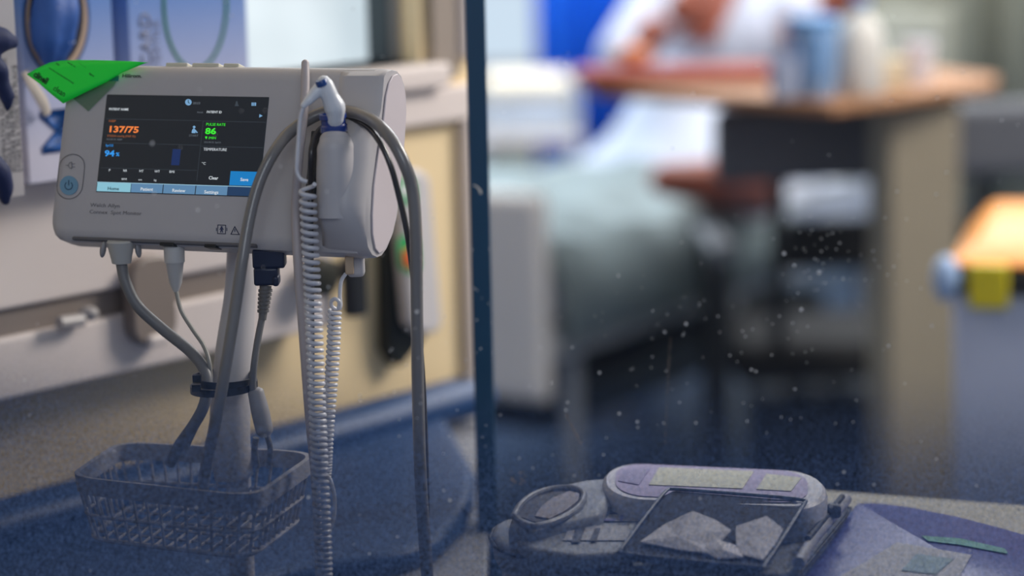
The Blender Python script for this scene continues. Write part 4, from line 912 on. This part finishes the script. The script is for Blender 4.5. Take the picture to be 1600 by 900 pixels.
# things on the table
def on(px, py): return H(px, py, TZ + .001)
c = on(1010, 128); 
b = bmesh.new(); e0_, e1_ = on(935, 124), on(1205, 138); box(b, (e0_ + e1_) / 2 + V((0, .05, .016)), ((e1_ - e0_).length, .14, .026), M.Rotation(-math.atan2(0, 1), 3, 'Z')); 
tag(obj('meal_tray', b, mat('tray_rust', (150, 62, 36), .5, var=.25, scale=14), bevel=.010), 'low rust red tray lying along the left of the table top', 'tray')
mt = e0_.lerp(e1_, .22) + V((0, .04, .031)); b = bmesh.new(); lathe(b, mt, [(.02, 0), (.034, .012), (.040, .024), (.034, .024), (.01, .012)]); ell(b, mt + V((0, 0, .024)), (.03, .03, .012)); tag(obj('food_bowl', b, mat('food_orange', (205, 118, 40), .5)), 'small bowl of orange food on the rust red tray', 'bowl')
c = on(1272, 150); jg = thing('water_jug', 'blue lidded plastic water jug on the table', 'jug', c)
b = bmesh.new(); lathe(b, c, [(.036, 0), (.040, .01), (.044, .09), (.045, .125), (.041, .125), (.036, .008)]); obj('jug_body', b, mat('jug_clear', (150, 182, 222), .25, alpha=.85), jg)
b = bmesh.new(); lathe(b, c + V((0, 0, .126)), [(.046, 0), (.047, .012), (.03, .018), (.0, .018)]); obj('lid', b, mat('jug_lid', (58, 130, 190), .4), jg)
b = bmesh.new(); tube(b, [c + V((0, -.042, .11)), c + V((0, -.075, .10)), c + V((0, -.075, .04)), c + V((0, -.04, .03))], .006, 10, 6); obj('handle', b, mat('jug_lid', (58, 130, 190), .4), jg)
c = on(1275, 157) + V((0, -.0, 0)); c.y -= .055; c = on(1226, 152); b = bmesh.new(); lathe(b, c, [(.024, 0), (.029, .075), (.027, .075), (.022, .004)]); tag(obj('drinking_glass', b, mat('glass_bluish', (196, 208, 232), .2, alpha=.8)), 'small pale drinking glass between tray and jug', 'glass')
c = on(1345, 148); bo = thing('bottle', 'tall white bottle held from above on the table', 'bottle', c)
b = bmesh.new(); lathe(b, c, [(.038, 0), (.042, .006), (.042, .10), (.030, .128), (.014, .145), (.014, .155)]); obj('bottle_body', b, mat('bottle_white', (214, 212, 206), .4), bo)
b = bmesh.new(); lathe(b, c + V((0, 0, .1552)), [(.016, 0), (.016, .014), (.012, .016)]); obj('cap', b, mat('jug_lid', (58, 130, 190), .4), bo)
c = on(1436, 128); b = bmesh.new(); lathe(b, c, [(.022, 0), (.030, .075), (.027, .077), (.020, .006)]); tag(obj('paper_cup', b, mat('cup_white', (216, 216, 226), .5)), 'white cup near the right end of the table', 'cup')
c = on(1395, 140); b = bmesh.new(); box(b, c + V((0, 0, .03)), (.05, .04, .058)); tag(obj('carton', b, mat('carton_cream', (214, 198, 168), .6), bevel=.004), 'small cream carton between the bottle and the white cup', 'carton')

# ------------------------------------------------------------------ trolley with linen at left, chairs, bin
lt = thing('linen_trolley', 'pale two shelf linen trolley between the partition post and blue curtain', 'trolley', YP(840, 215, 6.4))
x0, x1 = YP(745, 200, 6.4).x, YP(905, 200, 6.4).x; z0 = YP(800, 205, 6.4).z; z1 = YP(800, 118, 6.4).z
b = bmesh.new(); box(b, ((x0 + x1) / 2, 6.4, z0), (x1 - x0, .4, .02)); obj('shelf', b, trimw, lt, bevel=.004)
b = bmesh.new(); box(b, ((x0 + x1) / 2, 6.4, .25), (x1 - x0, .4, .02)); obj('shelf', b, trimw, lt, bevel=.004)
for xx in (x0 + .012, x1 - .012):
    for yy in (6.22, 6.58): b = bmesh.new(); cyl(b, (xx, yy, .001), (xx, yy, z1 - .02), .011); obj('post', b, frm, lt)
hh = (z1 - z0 - .014) / 3
for k, cc_ in enumerate(((206, 212, 216), (196, 202, 212), (218, 206, 184))):
    o = obj('folded_linen', B(((x0 + x1) / 2, 6.40, z0 + .0115 + hh * (k + .5)), ((x1 - x0) * .82, .34, hh - .001)), mat('linen%d' % k, cc_, .9, bump=.3), bevel=.012)
    tag(o, ('pale grey folded linen at the bottom of the stack on the trolley', 'bluish folded linen in the middle of the stack on the trolley', 'cream folded linen topmost on the trolley stack')[k], 'linen', 'folded linen on the trolley')
def armchair(nm, cx, cy, w, zt_, m, lab, rz=0):
    th = thing(nm, lab, 'chair', (cx, cy, 0)); Rz = M.Rotation(rz, 3, 'Z')
    def q_(x, y, z): return V((cx, cy, 0)) + Rz @ V((x, y, z))
    obj('seat', B(q_(0, 0, .42), (w - .12, .52, .12), Rz), m, th, bevel=.03); obj('backrest', B(q_(0, .24, (zt_ + .46) / 2), (w - .12, .12, zt_ - .46), Rz), m, th, bevel=.04)
    for s in (-1, 1):
        obj('armrest', B(q_(s * (w / 2 - .035), 0, .64), (.07, .5, .05), Rz), frm, th, bevel=.015)
        for yy in (-.22, .22): obj('leg', B(q_(s * (w / 2 - .035), yy, .307), (.045, .045, .61), Rz), frm, th, bevel=.008)
    return th
vc = thing('visitor_chair', 'dark slate visitor chair behind the beige table column, its back to the glass', 'chair', (.80, 4.98, 0))
slate = mat('chair_slate', (100, 102, 108), .7); RC = M.Rotation(.06, 3, 'Z')
vx0, vx1 = P(1112, 260, 4.85).x, P(1640, 260, 4.85).x; vx = (vx0 + vx1) / 2; vw = vx1 - vx0
obj('backrest', B((vx, 4.80, .885), (vw, .06, .15), RC), slate, vc, bevel=.025)
obj('void_panel', B((vx + .06, 4.81, .68), (vw * .78, .05, .10), RC), mat('chair_black', (14, 16, 20), .7), vc, bevel=.02)  # black panel added to stand for the dark void below the backrest
for s_ in (-1, 1): obj('back_post', B((vx + s_ * vw * .3, 4.84, .66), (.03, .02, .5), RC), mat('dark_metal', (24, 30, 36), .5), vc, bevel=.004)
obj('seat', B((vx, 5.02, .43), (vw * .9, .38, .09), RC), mat('chair_black', (16, 20, 24), .7), vc, bevel=.03)
for s_ in (-1, 1):
    obj('armrest', B((vx + s_ * (vw / 2 - .02), 4.99, .66), (.05, .34, .04), RC), mat('arm_grey', (120, 124, 130), .5), vc, bevel=.012)
    for yy in (4.85, 5.13): obj('leg', B((vx + s_ * (vw / 2 - .02), yy, .32), (.035, .035, .64), RC), mat('dark_metal', (24, 30, 36), .5), vc, bevel=.005)
# bin
BD_ = 3.5; bl = P(1484, 420, BD_); bzt = P(1500, 408, BD_).z
bn_ = thing('clinical_waste_bin', 'grey blue bin with a yellow lid at the right edge', 'bin', (bl.x + .2, bl.y + .15, 0))
w_ = .42; X0 = P(1487, 420, BD_).x; Y0 = bl.y
piv = V((X0, Y0, 0)); RB = M.Translation(piv) @ M.Rotation(-.28, 4, 'Z') @ M.Translation(-piv)
def robj(nm, bm, m, par, **k): bm.transform(RB); return obj(nm, bm, m, par, **k)
b = bmesh.new(); xb = P(1506, 765, BD_).x - X0
vts = []
for z, ins in ((.03, xb * 1.5), (bzt - .045, 0)):
    for dx, dy in ((ins, 0), (w_ - ins, 0), (w_ - ins, .36), (ins, .36)): vts.append(b.verts.new((X0 + dx, Y0 + dy, z)))
for f in ((0, 1, 2, 3), (7, 6, 5, 4), (0, 4, 5, 1), (1, 5, 6, 2), (2, 6, 7, 3), (3, 7, 4, 0)): b.faces.new([vts[i] for i in f])
robj('body', b, mat('bin_grey', (188, 196, 220), .45), bn_, bevel=.015)
robj('rim', B((X0 + w_ / 2 - .0, Y0 + .18, bzt - .025), (w_ + .02, .39, .036)), mat('rim_black', (24, 26, 30), .5), bn_, bevel=.008, label='black rim under the lid')
b = bmesh.new(); z = bzt - .005; A = [(X0 - .012, Y0 - .02, z), (X0 + w_ + .012, Y0 - .02, z), (X0 + w_ + .012, Y0 + .38, z), (X0 - .012, Y0 + .38, z), (X0 + .03, Y0 + .05, z + .03), (X0 + w_ - .03, Y0 + .05, z + .05), (X0 + w_ - .03, Y0 + .34, z + .055), (X0 + .03, Y0 + .34, z + .05)]
vts = [b.verts.new(p) for p in A]
for f in ((3, 2, 1, 0), (4, 5, 6, 7), (0, 1, 5, 4), (1, 2, 6, 5), (2, 3, 7, 6), (3, 0, 4, 7)): b.faces.new([vts[i] for i in f])
robj('lid', b, mat('bin_yellow', (226, 142, 12), .4), bn_, bevel=.012, label='bright yellow lid')
robj('latch', B((X0 + .055, Y0 - .027, bzt - .03), (.055, .018, .065)), mat('latch_yellow', (206, 190, 20), .4), bn_, bevel=.005, label='lime yellow latch')
b = bmesh.new(); ell(b, (X0 - .006, Y0 - .018, bzt - .022), (.020, .022, .034)); robj('hinge_cap', b, mat('cap_bluewhite', (150, 176, 214), .35), bn_, label='pale blue corner cap')
# slippers under the bed
for x, y, c_, l_ in ((1268, 512, (190, 150, 110), 'tan slipper on the low box under the bed'), (1330, 505, (150, 130, 110), 'grey brown slipper beside the tan slipper on the low box')):
    p = P(x, y, 5.15); b = bmesh.new(); q0 = V((p.x, p.y + .08, .315)); tube(b, [q0 + V((-.04, .0, .02)), q0 + V((0, .06, .03)), q0 + V((.02, .13, .035))], [.028, .036, .04], 14, 6, .6)
    tag(obj('slipper', b, mat('slip%d' % x, c_, .8)), l_, 'slipper')
p = P(1290, 540, 5.2)
tag(obj('low_box', B((p.x + .02, p.y + .12, .145), (.34, .24, .29)), mat('box_dark', (40, 48, 56), .6), bevel=.01), 'dark low storage box under the bed carrying the slippers', 'box')

# ------------------------------------------------------------------ glass partition in front
YG = 1.925
def glass_mat(film):
    m = bpy.data.materials.new('glass_film' if film else 'clear_glass'); m.use_nodes = True; nt = m.node_tree; nt.nodes.clear()
    N = nt.nodes.new; L = nt.links.new; out = N('ShaderNodeOutputMaterial'); tr_ = N('ShaderNodeBsdfTransparent')
    if not film:
        gl_ = N('ShaderNodeBsdfGlossy'); gl_.inputs['Roughness'].default_value = .02; mx = N('ShaderNodeMixShader'); mx.inputs[0].default_value = .012
        tr_.inputs[0].default_value = (.985, .992, .992, 1); L(tr_.outputs[0], mx.inputs[1]); L(gl_.outputs[0], mx.inputs[2]); L(mx.outputs[0], out.inputs[0]); return m
    tc = N('ShaderNodeTexCoord'); sp_ = N('ShaderNodeSeparateXYZ'); L(tc.outputs['Object'], sp_.inputs[0])
    # film density rises towards the bottom edge
    mr = N('ShaderNodeMapRange'); mr.interpolation_type = 'SMOOTHSTEP'; mr.inputs[1].default_value = YP(800, 565, YG).z - zg0; mr.inputs[2].default_value = YP(800, 810, YG).z - zg0; mr.inputs[3].default_value = 0; mr.inputs[4].default_value = 1
    mn_ = N('ShaderNodeMath'); mn_.operation = 'MINIMUM'; mn_.inputs[1].default_value = 0; L(sp_.outputs[0], mn_.inputs[0])
    ma_ = N('ShaderNodeMath'); ma_.operation = 'MULTIPLY_ADD'; ma_.inputs[1].default_value = .15; L(mn_.outputs[0], ma_.inputs[0]); L(sp_.outputs[2], ma_.inputs[2])
    L(ma_.outputs[0], mr.inputs[0])
    nz = N('ShaderNodeTexNoise'); nz.inputs['Scale'].default_value = 1050; nz.inputs['Detail'].default_value = 1; L(tc.outputs['Object'], nz.inputs['Vector'])
    r2 = N('ShaderNodeMapRange'); r2.inputs[1].default_value = .36; r2.inputs[2].default_value = .66; r2.inputs[3].default_value = .5; r2.inputs[4].default_value = 1.0; L(nz.outputs[0], r2.inputs[0])
    mu = N('ShaderNodeMath'); mu.operation = 'MULTIPLY'; L(mr.outputs[0], mu.inputs[0]); L(r2.outputs[0], mu.inputs[1])
    df = N('ShaderNodeBsdfDiffuse')
    nz2 = N('ShaderNodeTexNoise'); nz2.inputs['Scale'].default_value = 1300; nz2.inputs['Detail'].default_value = 0; L(tc.outputs['Object'], nz2.inputs['Vector'])
    cr_ = N('ShaderNodeValToRGB'); cr_.color_ramp.elements[0].position = .35; cr_.color_ramp.elements[0].color = lin((14, 26, 46)); cr_.color_ramp.elements[1].position = .7; cr_.color_ramp.elements[1].color = lin((116, 140, 184))
    L(nz2.outputs[0], cr_.inputs[0]); L(cr_.outputs[0], df.inputs[0])
    mx = N('ShaderNodeMixShader'); L(mu.outputs[0], mx.inputs[0]); L(tr_.outputs[0], mx.inputs[1]); L(df.outputs[0], mx.inputs[2]); L(mx.outputs[0], out.inputs[0]); return m
gx0, gx1 = -1.3, 1.3; zg0, zgm, zg1 = .45, YP(800, 360, YG).z, 2.84
gw_ = struct('window_2', B((0, YG, zg0 - .03), (gx1 - gx0, .06, .06)), grey_pl, smooth=False)
INV[gw_.name] = M.Translation(gw_.location).inverted()
b = bmesh.new(); b2_ = [b.verts.new(p) for p in ((gx0, YG, zg0), (gx1, YG, zg0), (gx1, YG, zg1), (gx0, YG, zg1))]; b.faces.new(b2_)
pn = obj('pane', b, glass_mat(False), gw_, smooth=False)
b = bmesh.new(); b2_ = [b.verts.new(p) for p in ((gx0, -.002, 0), (gx1, -.002, 0), (gx1, -.002, zgm + .02 - zg0), (gx0, -.002, zgm + .02 - zg0))]; b.faces.new(b2_)
me = bpy.data.meshes.new('frosted_film'); b.to_mesh(me); b.free(); me.materials.append(glass_mat(True))
fo = bpy.data.objects.new('frosted_film', me); col.objects.link(fo); fo.parent = gw_; fo.location = V((0, YG, zg0)) - gw_.location
# dust
rnd = random.Random(5); b = bmesh.new()
def speck(px, py, r):
    c = YP(px, py, YG - .006); n0 = len(b.verts)
    r_ = bmesh.ops.create_icosphere(b, subdivisions=1, radius=1)
    for v in r_['verts']: v.co = V((v.co.x * r * 1.12 * PX * rnd.uniform(.7, 1.2), v.co.y * .0003, v.co.z * r * 1.12 * PX * rnd.uniform(.7, 1.3))) + c
for _ in range(170): speck(rnd.uniform(0, 1600), rnd.uniform(0, 900), rnd.choice((.7, .8, .9, 1.1, 1.4)))
for _ in range(85): speck(rnd.gauss(1040, 170), rnd.gauss(560, 80), rnd.choice((.7, .8, 1, 1.2, 1.7)))
for _ in range(60): speck(rnd.gauss(1290, 70), rnd.gauss(400, 40), rnd.choice((.6, .7, .9, 1.2)))
for _ in range(40): speck(rnd.uniform(590, 770), rnd.uniform(380, 700), rnd.choice((.7, .9, 1.2)))
for x, y, r in ((1280, 426, 2.6), (1225, 396, 2.6), (1252, 484, 2.2), (1241, 415, 2), (651, 487, 2.4), (1072, 506, 2.2), (241, 302, 2), (238, 224, 2), (309, 328, 2), (482, 777, 2), (703, 782, 2), (987, 822, 2.4)): speck(x, y, r)
tag(obj('dust_specks', b, mat('dust', (250, 246, 240), .9, var=.3, scale=300)), 'scattered pale dust specks on the glass in front', 'dust', kind='stuff')
b = bmesh.new()
for k in range(44): speck(1047 - k * .18 + rnd.uniform(-.8, .8), 528 + k * 3.8, rnd.choice((.5, .7, .9)))
for k in range(16): speck(885 + k * 1.5 + rnd.uniform(-1, 1), 648 + k * 3, rnd.choice((.8, 1, 1.4)))
for k in range(14): speck(806 + rnd.uniform(-8, 14), 745 + rnd.uniform(-8, 16), rnd.choice((.8, 1, 1.5)))
tag(obj('dirt_streaks', b, mat('dirt', (160, 138, 122), .9)), 'thin brown dirt streaks and spots on the glass right of the blue post', 'dirt', kind='stuff')
b = bmesh.new(); tube(b, [YP(738, 289, YG - .004), YP(745, 292, YG - .004), YP(750, 298, YG - .004), YP(751, 303, YG - .004)], [.0003, .0005, .0008, .0009], 8, 5)
tag(obj('lint', b, mat('lint_white', (220, 214, 204), .9)), 'tiny curved white lint on the glass over the blue post', 'lint')
